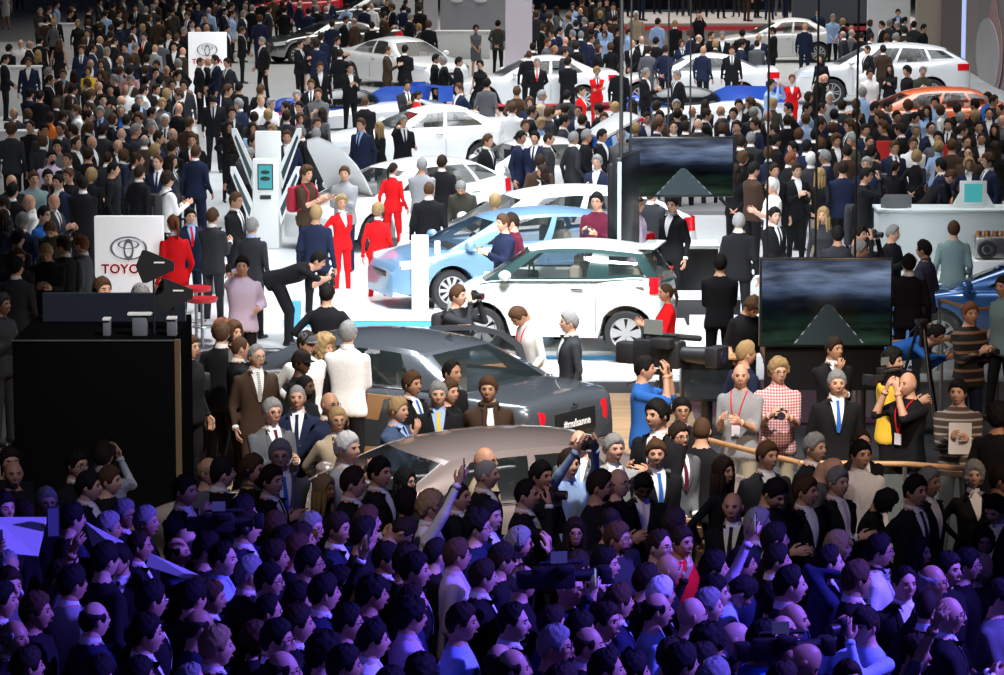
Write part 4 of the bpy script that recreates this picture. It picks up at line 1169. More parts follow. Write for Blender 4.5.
def backpack_geo():
    g = G()
    g.box((0, .215, 1.20), (.30, .15, .42), 0, bev=.05); g.box((0, .30, 1.12), (.22, .05, .20), 0, bev=.02)
    for s in (-1, 1):
        g.tube((s * .11, .15, 1.38), (s * .12, -.02, 1.455), .018, n=6); g.tube((s * .12, -.02, 1.455), (s * .13, -.125, 1.34), .018, n=6)
        g.tube((s * .13, -.125, 1.34), (s * .15, -.13, 1.18), .016, n=6); g.tube((s * .15, -.13, 1.18), (s * .19, .06, 1.02), .012, n=6)
    g.tube((-.04, .17, 1.42), (.04, .17, 1.42), .010, n=6)
    return g
# ================================================================ PEOPLE: who stands where
# head-top position in the photo, way faced (0 camera, 90 right, 180 away), pose, outfit, hair, extras
PEOPLE = '''
14 618 60 st skw fg
27 647 100 st skw sd
72 565 125 st slw sk
94 600 125 st snw fk
120 544 -15 ch skwk sk
8 567 40 up tg/k sd o
1 581 90 st skw sk
35 592 70 st jk sb
151 581 100 st skw sk G
146 614 95 st skw sk
101 655 140 st jk sk
138 657 92 st jn sk
212 581 95 st skw sb
199 607 110 st kn fd
216 626 100 st skw sy
190 663 100 st hp rg
269 563 95 st skw sk G
249 556 110 st skw sg
268 594 95 st skw rk
255 622 110 st jk mb
277 619 95 st skw sk G
282 649 90 st hl fd G
297 604 95 st skw sd
298 582 95 st jc sk
324 574 92 st snw sk
325 634 100 st jk uk
223 541 90 st hu rk
192 579 150 st jk sk
373 577 95 st jk uk
412 583 100 st jn rd
411 599 110 st hp uk
373 621 95 st hw sk
348 604 90 st jk sk G
415 552 95 st skw sk
386 542 95 st skwn sk G
483 560 90 st skw sd
462 603 95 st ju sd
500 642 130 st jk fd
421 656 150 st jk uk
344 645 95 st hl sk
390 667 110 st jn sk
457 539 90 st hp sb G
523 564 95 st jk fg H
570 570 60 cm jn bz
605 547 90 st skw sk
619 584 95 st snw sb
606 602 75 st jk sd
661 577 95 st skw sw
657 591 95 st ju fk
555 625 95 st jn sg G
588 625 100 st skw fd
606 648 90 st jn rk
633 652 90 st jk sk
670 638 150 st jn sd
513 602 92 st skw rk
580 612 95 st jk sk
512 647 92 st jk fd
562 664 100 st jn sd
647 564 95 st jk sd
668 553 92 st jk bz
692 596 90 st jk bz G
708 588 100 st jk sg
714 575 95 st jk sk
740 574 100 dn hu sk
733 619 100 dn skw bz
783 614 95 st skw fd
763 620 110 st jv sk
793 602 60 st snw bz
790 565 95 st snw rk
773 584 90 st jk mk
742 547 90 st jn sk
714 659 110 st jk sg
702 643 100 st jn sd
783 662 100 st jk sd
804 640 90 dn jn bz
681 643 110 st jk sk
709 626 110 st jk uk
829 545 95 ph snw rk o
838 532 70 st jk my
857 561 92 st skw sb
879 534 85 st swn sk G
905 566 20 st skw rk
932 563 90 st skw fg G
927 589 165 st skw zd
949 595 92 st skw bz G
981 555 95 st jk my
1001 579 60 hf jg sk q
967 548 80 st jk sk G
948 552 50 st jk sk
919 537 60 st jk lk
984 527 20 st jk mk G
865 607 -50 cm ju hk q
915 634 60 up tg/k sd
777 544 92 st skw sk
775 523 85 st skw sk G
758 508 70 st snw sg
12 459 5 st tk bz
10 447 40 st jk sd
77 450 50 st skw sk G
103 441 172 cm hx/k sd q
88 471 70 st skw sk
109 466 60 st jk sb
46 487 25 st jk sg G
20 498 40 dn jk sd
3 491 60 st jk sk
72 503 120 st jn sk
60 560 70 up tg/k sd
124 499 85 st skw sg G
146 506 92 st jk sg
108 512 95 st jk sg
139 531 90 st skw rd
105 542 130 st jk sk
68 541 150 st jk sk
7 550 70 st jp rg
177 536 92 st snw fd
186 527 85 st jk bz
185 475 60 ch skw sk
222 457 110 st skw sk
209 456 60 st jg fy
253 454 80 st skg sb HB
272 465 70 st skwk sd
246 511 80 hf snw sd H q
243 496 100 st jn sk
275 512 130 st jk mb
311 512 80 st jk sg G
324 475 60 st jk ly
338 512 80 st snw sd
283 526 90 st jn sk
274 540 90 st jk sd
297 534 95 st jk sb
301 523 95 st jk sd
309 546 90 st jk sk G
207 532 100 st jk sk
281 439 20 cr sgwv sg G
353 467 70 st skwp sd
380 457 70 st skw sk
405 468 60 st jk lk G
407 489 70 st jk mk
431 492 90 up hw/k uy o
459 481 60 st skw zd
486 459 65 st skw zg
485 446 70 st jee bz G
478 511 80 st jn uk G
489 500 60 st snw sk
367 506 90 st jk sb
364 517 90 st jk sk
402 516 95 dn jk sd
436 539 110 st jk sk
407 545 95 st jk sd
502 543 90 st jk hk
339 566 80 up skw sk o
527 479 70 cm skw rk q
541 461 50 st jk sk
569 449 25 oh hu/k sd q
580 429 -8 st sgwu bz G
600 470 60 st tk sd GB
619 467 70 st jk bz G
613 434 10 st slw sg
657 439 15 st skwv sb
679 422 30 st sgwm sd G
658 399 -30 st skwm sk
681 397 -10 st skw sk G
702 416 165 st tk zb
740 363 -20 hf tl/e bz L
643 472 10 rd skwp sk
576 518 20 st jk ld G
610 509 5 st jk hk
617 522 50 st jc sb GB
660 529 70 ch jk rd G
519 527 90 cm jk sg H q
578 551 110 st jk sd
674 508 120 st jk sd
682 526 60 st kr sd
724 457 60 st jk ld
733 491 -15 st skwn bz
757 509 70 st snw sg
775 477 40 rd jk sk
806 476 40 st skw sb
838 467 40 cr skwp sg
767 441 20 st scw sb
815 433 50 st skwk sg
831 455 90 dn jg br
860 440 10 st hw/k sk
861 429 20 st skw rd
778 359 0 hf xr/e uy Gq
837 370 5 st skwv sg
834 337 20 ch skwn sd
893 349 60 st ky uk
908 371 -50 cm tk/k bz L
959 379 -5 hf zb/c sk a
975 461 10 st skw mg
929 467 50 st skw sg
916 475 40 st skwn sk
885 488 60 dn jk mk
999 404 150 st jk uk
996 493 -40 rd skw sk
1002 465 60 st jk sd
714 551 90 up jp/k sk o
552 606 100 up jn/k sd o
848 660 20 st jn sd
190 335 60 st jk sb
222 322 160 st skw sb
234 321 60 st jk mb
240 336 110 st skw zb
256 344 20 st sbwb rg G
306 331 30 st jw hg
302 350 70 st jk hk
305 374 60 st jk zk B
324 337 40 st tk/k cy
297 384 0 cr snwn zg
330 391 60 st snw bz G
338 407 30 st sew sy G
272 398 30 st sgwm sg G
348 321 165 hf hw/k sg
327 283 170 hp jk sk
347 432 60 ch slw sw
398 397 60 ch siun sy
438 381 5 st skuy sg
412 371 50 st skwv sb
452 360 50 st jk rk
450 379 60 st jk sb
489 376 10 st sbw sb S
519 305 -60 dn hw/k sb L
569 311 -80 st scw sg a
666 283 -80 hf jr/k pb
645 356 80 cm tv/k sk
746 341 120 st jn sy
720 254 178 hf tk/k sk
739 213 170 st skw sg
775 207 40 st skwk sk
753 296 30 dn tk/k ub
824 207 -10 st jc ly
838 226 175 st jc sk
859 225 60 cm jk sk q
860 241 60 st jk sg
893 225 50 hf jk sg
909 254 178 st skw sk
924 240 -120 st xn/k sk
954 221 172 st kt/k sb
772 178 -70 hf tw/n sw G
971 302 30 hf zk/n sr q
936 324 60 bn jv/n sk
1003 276 -60 st tt/k sd
16 257 170 st scw sk
46 243 0 rd jk sy o
63 236 -110 st skw sd
81 235 -100 st sgw sr
50 220 -10 dn jq sb
18 229 150 st jc sk
18 248 30 st jk sb G
2 293 60 st jk sk
102 277 40 st jk sb z0.75
140 282 10 dn jk sg Hz0.75
173 214 -150 st sr pr t1.86
44 206 60 st tv sk G
33 171 10 st jt sb
12 183 175 st skw sk
11 174 30 st jk bz G
48 169 40 st jk sk S
58 174 -30 st snw sk
68 168 -30 st jk sb
83 176 175 st skw sk
91 168 165 st jk my
140 165 140 st skw sd
158 155 -10 st snwn rb
168 172 120 hf hw/k ud P
51 150 10 st hp sk B
196 145 160 st snw sb
192 133 0 st skwr sb G
248 147 70 dn jc sg P
236 192 60 st skwg sb G
190 208 20 st snur sk t1.66
213 208 150 st scw sb
252 218 160 st scu sg
242 256 0 ph jp/k sk o
223 320 100 st jb ur
318 251 85 bn tk/k sk q
307 166 60 hf tb/k ub P
316 205 170 st jn/k sy
342 195 30 st sr uy
378 203 168 st sr uy
393 162 155 st sr pd
344 166 -20 st hl/n sb
422 158 170 st jl/k sg
442 155 170 st skw sd
429 181 175 st skw zb
461 180 -10 dn jq sg
495 194 172 st jk my
361 118 -30 st snu sb
379 122 -60 st jk ly
403 115 20 ph skw sg o
407 126 160 st snu sg
424 129 170 st sku sd
395 146 150 st sr ud
488 134 60 st skw sb
604 112 0 st hv/n sb B
597 192 -20 hf km sk Gq
672 196 -40 st skw sk
652 186 150 st scw sb
637 196 60 st hp/k sb
741 135 170 st skw sd
751 132 170 st scw sg
776 134 120 st skw sk G
791 152 110 st skw sr
811 152 172 st scw sw
825 150 -120 st snw sg
820 168 150 st jk/e ly
799 128 165 st snw sb
916 124 0 st snwm sg
938 131 -10 hp sgwk sk
979 120 0 st skwv sk
895 160 160 st jk pd
866 168 80 cm jk sk q
950 169 100 ln jk/n sb
215 55 -60 st snw sd
200 57 80 st skw zb
503 214 -60 st jn sb
512 213 -70 st jm sd
458 285 60 cm jc sb qP
582 257 -80 si kk/k sk z-0.02
'''
# the standing visitors farther back that can still be told apart: same columns, no extras
FAR = '''
208 57 90 hf skw bz
227 58 -40 st scw sd
262 37 -60 st skw sg
308 36 20 st dk py
340 49 170 st skw sd
365 96 170 hf skw zb
388 46 80 st sbw zb
405 45 165 st skw sk
418 59 0 hf skw mr
436 54 80 st skw sk
443 56 -80 st skw sg
459 57 80 st skw sk
459 83 -60 st snw sb
407 80 20 st scw sk
487 78 160 st tg/k sk
480 60 -20 st dk ud
418 90 100 st sr pd
420 5 170 st skw sd
476 25 20 st dg ud
498 20 170 st jq sk
529 50 170 st skw zb
537 58 0 st skwr sg
568 57 165 st skw sd
555 45 60 st dk py
597 67 10 cr sr uy
620 64 160 st skw sd
646 68 60 hf skw sg
677 70 -60 st skw sg
567 90 165 st scw sk
582 86 60 st sr pd
517 86 170 st jb sb
542 90 90 st seu sg
656 37 160 st jk hk
581 31 170 st snw sg
576 20 170 st skw sd
560 27 70 st snu hk
636 11 0 st he/k sw
658 18 150 st tu/k sd
675 20 170 st skw sy
699 12 0 cm jk sd
764 11 0 hf snw zg
794 9 10 hf tb/k bz
818 8 0 st snu sb
833 14 10 st ju/k sg
805 23 160 st snw bz
773 27 -100 st skw sd
783 43 -5 hf te/k bz
742 40 100 st snw sk
723 60 120 dn skw sb
771 79 60 cm ju/k sd
792 74 0 st sr sr
809 92 60 st jk md
821 54 -30 st jk ld
824 73 80 dn jk bz
835 39 60 st sew sb
830 92 0 st jl sw
867 62 160 st hw/v sk
870 69 10 st hw/k sd
863 87 170 st hu/k sg
890 64 -20 st jk ld
907 66 -60 st jk uk
923 66 0 hf jq sg
898 9 0 st snu sk
914 21 165 st scw sk
924 24 60 st jk sk
905 17 90 st snw sk
988 92 -60 st jv sk
994 95 60 st jc sd
5 -14 0 st dw my z0.5
19 -30 0 st snw sd z0.5
38 50 165 st jk ly
40 36 150 st skw sk
59 39 170 st dk lb
87 29 0 st skwk sd
99 15 170 st skw sd
105 10 170 hf tu/k sd
155 44 150 st slw bz
130 66 160 st xr/n sd
120 66 160 st hl/k sb
88 66 0 hf ky/k mb
63 69 0 st sbu sb
110 84 10 hf jk sk
100 106 0 st snu sg
121 105 0 st scv rg
165 114 0 hf skwk sw
50 112 170 st ho/k sd
139 95 20 st scu sg
162 98 20 st jg my
213 95 0 dn skw sk
232 107 10 st skw sd
40 90 160 st jk sd
30 88 150 st jn sk
174 42 0 st skw sk
239 82 160 st jk sk
228 85 80 st jk ub
287 130 0 st snw sb
261 95 30 st hw/k zy
271 98 50 st hw/k sg
297 90 0 st skwp sg
318 88 0 hf tg/k sb
311 79 0 st skw sb
320 62 10 st skw sb
300 40 60 st skw sd
321 33 170 st snw sd
317 40 165 st snw ud
332 20 170 st snw sd
337 37 60 st skw sd
316 128 165 hf sck sg
350 63 20 st skw sk
'''
# ================================================================ PEOPLE: clothes, assembly, labels
CL = dict(k=(.010, .010, .012), n=(.014, .020, .050), c=(.030, .032, .038), g=(.10, .105, .115), l=(.28, .29, .31), b=(.055, .032, .022), e=(.36, .29, .20),
          w=(.80, .80, .80), u=(.33, .47, .72), p=(.62, .50, .66), r=(.72, .010, .014), o=(.75, .17, .03), y=(.80, .50, .05), v=(.03, .14, .50), m=(.10, .012, .03),
          t=(.20, .29, .29), q=(.045, .045, .035), i=(.055, .085, .16), x=(.5, .5, .5), z=(.1, .1, .1))
CN = dict(k='black', n='navy', c='charcoal', g='grey', l='light grey', b='brown', e='beige', w='white', u='pale blue', p='lilac', r='red', o='orange', y='yellow',
          v='blue', m='burgundy', t='grey-green', q='olive-dark', x='checked', i='blue-grey')
HC_ = dict(k=(.008, .007, .007), d=(.022, .013, .009), b=(.07, .035, .018), g=(.22, .22, .22), w=(.62, .62, .60), y=(.30, .20, .095), r=(.17, .06, .03), z=(.5, .3, .2))
SKINS = [(.56, .30, .20), (.62, .36, .26), (.46, .24, .15), (.60, .33, .22)]
DARK_SKIN = (.10, .045, .028)
def cloth(c):
    return mat('cloth_' + CN.get(c, c).replace(' ', '_'), CL[c], rough=.9, noise=.18, nscale=60, bump=.15, spec=.15)
def plaid(name, a, b, c, sc=22):
    if name in MATS: return MATS[name]
    m = mat(name, a, rough=.85); nt = m.node_tree; bs = nt.nodes['Principled BSDF']
    tc = nt.nodes.new('ShaderNodeTexCoord'); prev = None
    col = None
    for ax, cc in (('X', b), ('Z', c)):
        wv = nt.nodes.new('ShaderNodeTexWave'); wv.wave_type = 'BANDS'; wv.bands_direction = ax; wv.inputs['Scale'].default_value = sc / 2
        nt.links.new(tc.outputs['Object'], wv.inputs['Vector'])
        rp = nt.nodes.new('ShaderNodeValToRGB'); rp.color_ramp.interpolation = 'CONSTANT'; rp.color_ramp.elements[0].color = (0, 0, 0, 1); rp.color_ramp.elements[1].position = .55
        nt.links.new(wv.outputs['Fac'], rp.inputs[0])
        mx = nt.nodes.new('ShaderNodeMix'); mx.data_type = 'RGBA'; mx.inputs['A'].default_value = (*a, 1); mx.inputs['B'].default_value = (*cc, 1)
        if col: nt.links.new(col, mx.inputs['A'])
        sc_ = nt.nodes.new('ShaderNodeMath'); sc_.operation = 'MULTIPLY'; sc_.inputs[1].default_value = .7
        nt.links.new(rp.outputs['Color'], sc_.inputs[0]); nt.links.new(sc_.outputs[0], mx.inputs['Factor'])
        col = mx.outputs['Result']
    nt.links.new(col, bs.inputs['Base Color'])
    return m
def stripes(name, a, b, sc=9):
    if name in MATS: return MATS[name]
    m = mat(name, a, rough=.9); nt = m.node_tree; bs = nt.nodes['Principled BSDF']
    tc = nt.nodes.new('ShaderNodeTexCoord'); wv = nt.nodes.new('ShaderNodeTexWave'); wv.bands_direction = 'Z'; wv.inputs['Scale'].default_value = sc / 2
    nt.links.new(tc.outputs['Object'], wv.inputs['Vector'])
    rp = nt.nodes.new('ShaderNodeValToRGB'); rp.color_ramp.interpolation = 'CONSTANT'
    rp.color_ramp.elements[0].color = (*a, 1); rp.color_ramp.elements[1].color = (*b, 1); rp.color_ramp.elements[1].position = .82
    nt.links.new(wv.outputs['Fac'], rp.inputs[0]); nt.links.new(rp.outputs['Color'], bs.inputs['Base Color'])
    return m
def skinm(i):
    c = DARK_SKIN if i == 9 else SKINS[i % 4]
    return mat('skin_tone_%s' % ['fair', 'rosy', 'tan', 'light', '', '', '', '', '', 'deep'][i], c, rough=.5, noise=.06, nscale=25, spec=.35)
def hairm(c): return mat('hair_' + dict(k='black', d='dark', b='brown', g='grey', w='white', y='blond', r='ginger', z='stubble')[c], HC_[c], rough=.75, noise=.35, nscale=90, bump=.4, spec=.15)

class P: pass
def parse(row, i, far=False):
    t = row.split(); p = P(); rn = random.Random(i * 7 + 3)
    p.x, p.y, p.face = float(t[0]), float(t[1]), float(t[2]); p.pose, o, h = t[3], t[4], t[5]; p.ex = t[6] if len(t) > 6 else ''
    p.type = o[0]; o, _, lg = o.partition('/')
    cs = o[1:]; p.top = cs[0]; p.shirt = cs[1] if len(cs) > 1 else None; p.tie = cs[2] if len(cs) > 2 else None
    if p.type == 's' and cs == 'r': p.shirt = None
    if p.type == 's' and len(cs) == 1 and cs != 'r': p.shirt = 'w'
    p.legs = lg or (p.top if p.type == 's' else 'k')
    p.hs, p.hc = h[0], h[1]
    p.fem = p.hs in 'mlp' or (p.type == 's' and p.top == 'r') or p.type == 'd' or (p.hs == 'c')
    p.bt = 'd' if p.type == 'd' else 'f' if p.fem else 'm'
    p.base = 0.0
    if 'z' in p.ex: p.base = float(p.ex.split('z')[1]); p.ex = p.ex.split('z')[0]
    p.fh = None
    if 't' in p.ex: p.fh = float(p.ex.split('t')[1]); p.ex = p.ex.split('t')[0]
    p.h = (1.64 if p.fem else 1.75) + rn.uniform(-.03, .03)
    if p.type == 's' and p.top == 'r': p.h = 1.62
    if p.fh: p.h = p.fh
    if p.pose == 'st': p.pose = rn.choice(['st', 'st', 'sa', 'fr', 'hf', 'bk', 'rd' if False else 'sa'])
    if p.type == 's' and p.top == 'r': p.pose = rn.choice(['st', 'sa', 'bk']) if p.pose != 'cr' else 'cr'
    p.yaw = rn.choice([-15, 0, 0, 15]) if p.pose in ('st', 'sa', 'fr', 'hf', 'bk', 'cr', 'ch') else 0
    p.skin = rn.randrange(4)
    if p.hs == 'b': p.hc = 'z'
    p.id = i; p.rn = rn
    return p
PP = [parse(r, i) for i, r in enumerate(PEOPLE.strip().split('\n'))]
for q in PP:
    if (q.x, q.y) in ((302, 350), (305, 374), (459, 57), (643, 472), (2, 293)): q.skin = 9
FP = [parse(r, i + 5000) for i, r in enumerate(FAR.strip().split('\n'))]

def head_top(pose, bt):
    """height of the top of the head of a pose and its forward shift, for a 1.76 m figure"""
    P_ = POSE[pose]; lean = R(P_.get('lean', 0)); hz = {0: .95, 1: .50, 2: .52}[P_.get('knee', 0)]
    T = Matrix.Translation((0, math.sin(lean) * .18, hz)) @ Matrix.Rotation(lean, 4, 'X') @ Matrix.Translation((0, 0, -.95))
    M = head_matrix(pose, T, 0)
    c = M @ Vector((0, 0, 0))
    return c.z + .134, c
def locate(p):
    k = p.h / 1.76
    zt, c = head_top(p.pose, p.bt); zt *= k
    t = on_plane(p.x, p.y, p.base + zt)
    a = R(p.face); off = Vector((c.x * math.cos(a) - c.y * math.sin(a), c.x * math.sin(a) + c.y * math.cos(a), 0)) * k
    return Vector((t.x - off.x, t.y - off.y, p.base))
def relax(ps, it=60, gap=.44):
    """let neighbours differ in height so that nobody stands inside somebody else"""
    for p in ps: p.loc = locate(p)
    for _ in range(it):
        mv = 0
        for i, a in enumerate(ps):
            for b in ps[i + 1:]:
                if abs(a.loc.y - b.loc.y) > gap or abs(a.loc.x - b.loc.x) > gap: continue
                d = (a.loc - b.loc).length
                if d >= gap: continue
                f, n = (a, b) if a.loc.y > b.loc.y else (b, a)      # the farther one is lower, the nearer taller
                lo, hi = (1.56, 1.92)
                if f.h > lo + .06 * (not f.fem): f.h -= .008; mv = 1
                if n.h < hi - .06 * n.fem: n.h += .008; mv = 1
                f.loc = locate(f); n.loc = locate(n)
        if not mv: break

BM = {}
def body_mesh(pose, bt, yaw):
    key = (pose, bt, yaw)
    if key in BM: return BM[key]
    B = body_proto(pose, bt)
    kind = 'm' if bt == 'm' else 'f'
    hg = head_geo(kind); M = np.array(head_matrix(pose, B['T'], yaw))
    hv = np.array(hg.v) @ M[:3, :3].T + M[:3, 3]
    vs = [B['v'], B['hv'], B['cv'], hv]; fs = list(B['f']); lab = list(B['lab']); o = len(B['v'])
    fs += [tuple(i + o for i in q) for q in B['hf']]; lab += [SKIN] * len(B['hf']); o += len(B['hv'])
    fs += [tuple(i + o for i in q) for q in B['cf']]; lab += [CUFF] * len(B['cf']); o += len(B['cv'])
    fs += [tuple(i + o for i in q) for q in hg.f]; lab += hg.m
    me = bpy.data.meshes.new('person_' + pose)
    me.from_pydata(np.vstack(vs).tolist(), [], fs)
    for k in range(9): me.materials.append(None)
    me.polygons.foreach_set('material_index', [int(q) for q in lab]); me.polygons.foreach_set('use_smooth', [True] * len(fs)); me.update()
    BM[key] = me
    return me
def gmesh(key, fn):
    if key not in BM:
        g = fn(); me = g.mesh('part', [None] * (max(g.m) + 1), True); fixn(me); sharp(me, 50); BM[key] = me
    return BM[key]
def child(name, me, par, mats, M=None):
    o = bpy.data.objects.new(name, me); C.objects.link(o); o.parent = par
    if M is not None: o.matrix_local = M
    for i, m in enumerate(mats): o.material_slots[i].link = 'OBJECT'; o.material_slots[i].material = m
    return o
def topmat(p):
    if p.type == 'x': return plaid('plaid_red', (.80, .74, .74), (.52, .05, .07), (.48, .04, .07)) if p.top == 'r' else plaid('plaid_navy', (.02, .022, .05), (.06, .05, .09), (.035, .04, .10))
    if p.type == 'h' and p.top == 'x': return plaid('shirt_checked', (.66, .72, .76), (.05, .07, .10), (.07, .09, .12), 60)
    if p.type == 'z': return stripes('sweater_striped', (.075, .055, .048), (.40, .36, .34)) if p.top == 'b' else stripes('hoodie_striped', (.012, .011, .012), (.22, .12, .07), 6)
    return cloth(p.top)
def person(p):
    me = body_mesh(p.pose, p.bt, p.yaw); B = BODY[(p.pose, p.bt)]
    o = bpy.data.objects.new('person', me); C.objects.link(o)
    k = p.h / 1.76; o.location = p.loc; o.rotation_euler = (0, 0, R(p.face)); o.scale = (k, k, k)
    sk = skinm(p.skin); tm = topmat(p); bare = p.type in 'tx'
    cuff = cloth(p.shirt) if p.type == 's' and p.shirt else (tm if not bare and p.type != 'd' else sk)
    if p.type == 'd': ms = [sk, tm, sk, sk, cloth('k'), sk, None, None, sk]
    else: ms = [sk, tm, sk if bare else tm, cloth(p.legs), mat('shoe_leather', (.012, .010, .010), .35), cuff, None, None, tm]
    ms[EYE] = mat('eye', (.03, .022, .02), .25); ms[LIP] = mat('lip_deep' if p.skin == 9 else 'lip', (.14, .05, .04) if p.skin == 9 else (.32, .13, .10), .5)
    for i, m in enumerate(ms): o.material_slots[i].link = 'OBJECT'; o.material_slots[i].material = m
    kind = 'm' if p.bt == 'm' else 'f'; HM = head_matrix(p.pose, B['T'], p.yaw)
    if p.hs == 'h': child('hair', gmesh(('hair', 's', kind), lambda: hair_geo('s', kind)), o, [hairm('d')], HM); child('cap', gmesh(('cap',), lambda: cap_geo(kind)), o, [cloth(p.hc)], HM)
    elif p.hs == 'b':
        def brow():
            g = G()
            for s in (-1, 1): g.capsule((s * .014, -.0955, .031), (s * .046, -.084, .034), .0032, .0028, 5)
            return g
        child('eyebrows', gmesh(('brow',), brow), o, [hairm('b')], HM)
    else: child('hair', gmesh(('hair', p.hs, kind), lambda: hair_geo(p.hs, kind)), o, [hairm(p.hc)], HM)
    fr, tie = chest_front(B)
    if p.type == 's' and p.shirt:
        child('shirt_front', gmesh(('fr', p.pose, p.bt), lambda: fr), o, [cloth(p.shirt)])
        child('lapels', gmesh(('lp', p.pose, p.bt), lambda: B['lapel']), o, [cloth(p.top)])
        if p.tie: child('tie', gmesh(('tie', p.pose, p.bt), lambda: tie), o, [cloth(p.tie) if p.tie != 'b' else stripes('tie_striped', (.5, .5, .5), (.06, .03, .03), 30)])
    elif p.type in 'hx' : child('shirt_collar', gmesh(('fr', p.pose, p.bt), lambda: fr), o, [tm])
    elif p.type == 's': child('blouse_front', gmesh(('fr', p.pose, p.bt), lambda: fr), o, [cloth('w')])
    if 'G' in p.ex: child('glasses', gmesh(('gl',), glasses_geo), o, [mat('glasses_frame', (.012, .012, .014), .3)], HM)
    if 'H' in p.ex: child('headphones', gmesh(('hp',), headphones_geo), o, [mat('headphone_plastic', (.012, .012, .014), .4)], HM)
    if 'B' in p.ex: child('beard', gmesh(('bd',), beard_geo), o, [hairm(p.hc if p.hc != 'z' else 'd')], HM)
    if 'L' in p.ex: child('lanyard', gmesh(('la', p.pose, p.bt), lambda: B['lan']), o, [cloth('r'), mat('badge_card', (.75, .72, .78), .5)])
    if 'S' in p.ex:
        def sc():
            g = G(); T = B['T']
            g.ring((0, .010, 1.475), .078, .026, 'z', 18, 8, 0)
            for s in (-1, 1): g.capsule((s * .05, -.10, 1.44), (s * .065, -.155, 1.10), .035, .04, 8, sq=.5)
            q = G(); q.add(g.v, g.f, 0, T); return q
        child('scarf', gmesh(('sc', p.pose, p.bt), sc), o, [cloth('b')])
    p.o = o; p.B = B; p.k = k
    Mw = Matrix.Translation(p.loc) @ Matrix.Rotation(R(p.face), 4, 'Z') @ Matrix.Scale(k, 4)
    p.Mw = Mw
    if 'P' in p.ex:
        b = obj('backpack', G().add(backpack_geo().v, backpack_geo().f, 0, B['T']), [mat('pack_' + ('blue' if p.x == 248 else 'red' if p.x == 307 else 'black'), (.03, .22, .75) if p.x == 248 else (.35, .01, .03) if p.x == 307 else (.02, .02, .022), .8, noise=.2)])
        b.matrix_world = Mw; p.pack = b
    g_ = B['grips']; mid = (g_[-1] + g_[1]) / 2
    T = B['T']; p.held = None
    hp = g_[-1] if p.pose in ('up', 'ph') else g_[1] if p.pose == 'ul' else mid
    if 'q' in p.ex: p.held = held_camera(Mw @ Matrix.Translation(hp) @ T.to_3x3().to_4x4())
    elif 'o' in p.ex: p.held = held_phone(Mw @ Matrix.Translation(hp + (Vector((0, -.02, .02)) if p.pose == 'up' else Vector((0, 0, 0)))) @ Matrix.Rotation(R(-60 if p.pose in ('rd', 'hf') else 0), 4, 'X'))
    elif 'a' in p.ex: p.held = held_paper(Mw @ Matrix.Translation(hp))
    return o
def held_camera(M):
    t = thing('compact_camera', None, None)
    blk = mat('camera_black', (.015, .015, .017), .45, noise=.1); gl = mat('lens_glass', (.03, .03, .06), .05, coat=1)
    g = G().box((0, 0, 0), (.135, .060, .088), bev=.012); g.box((0, 0, .052), (.06, .05, .03), bev=.01); g.box((-.055, -.02, -.01), (.03, .05, .07), bev=.008)
    obj('camera_body', g, blk, t)
    g = G().tube((0, -.03, 0), (0, -.12, 0), .036, .040, 16); l = obj('lens', g, blk, t)
    obj('lens_glass', G().tube((0, -.1205, 0), (0, -.1215, 0), .034, n=16), gl, l)
    obj('display', G().box((0, .0315, -.005), (.075, .002, .05)), mat('camera_display', (.05, .06, .09), .2), t)
    t.matrix_world = M; return t
def held_phone(M):
    t = thing('phone', None, None)
    obj('phone_case', G().box((0, 0, .05), (.072, .009, .145), bev=.004), mat('phone_black', (.02, .02, .022), .35), t)
    obj('phone_screen', G().box((0, .005, .05), (.062, .001, .125)), mat('phone_screen', (.05, .06, .1), .15, emit=(.35, .45, 1), es=.6), t)
    t.matrix_world = M; return t
def held_paper(M):
    t = obj('paper_sheets', G().box((0, 0, -.02), (.21, .004, .297)).box((.006, .004, -.015), (.21, .003, .297)), mat('paper', (.8, .8, .8), .7))
    t.matrix_world = M; return t
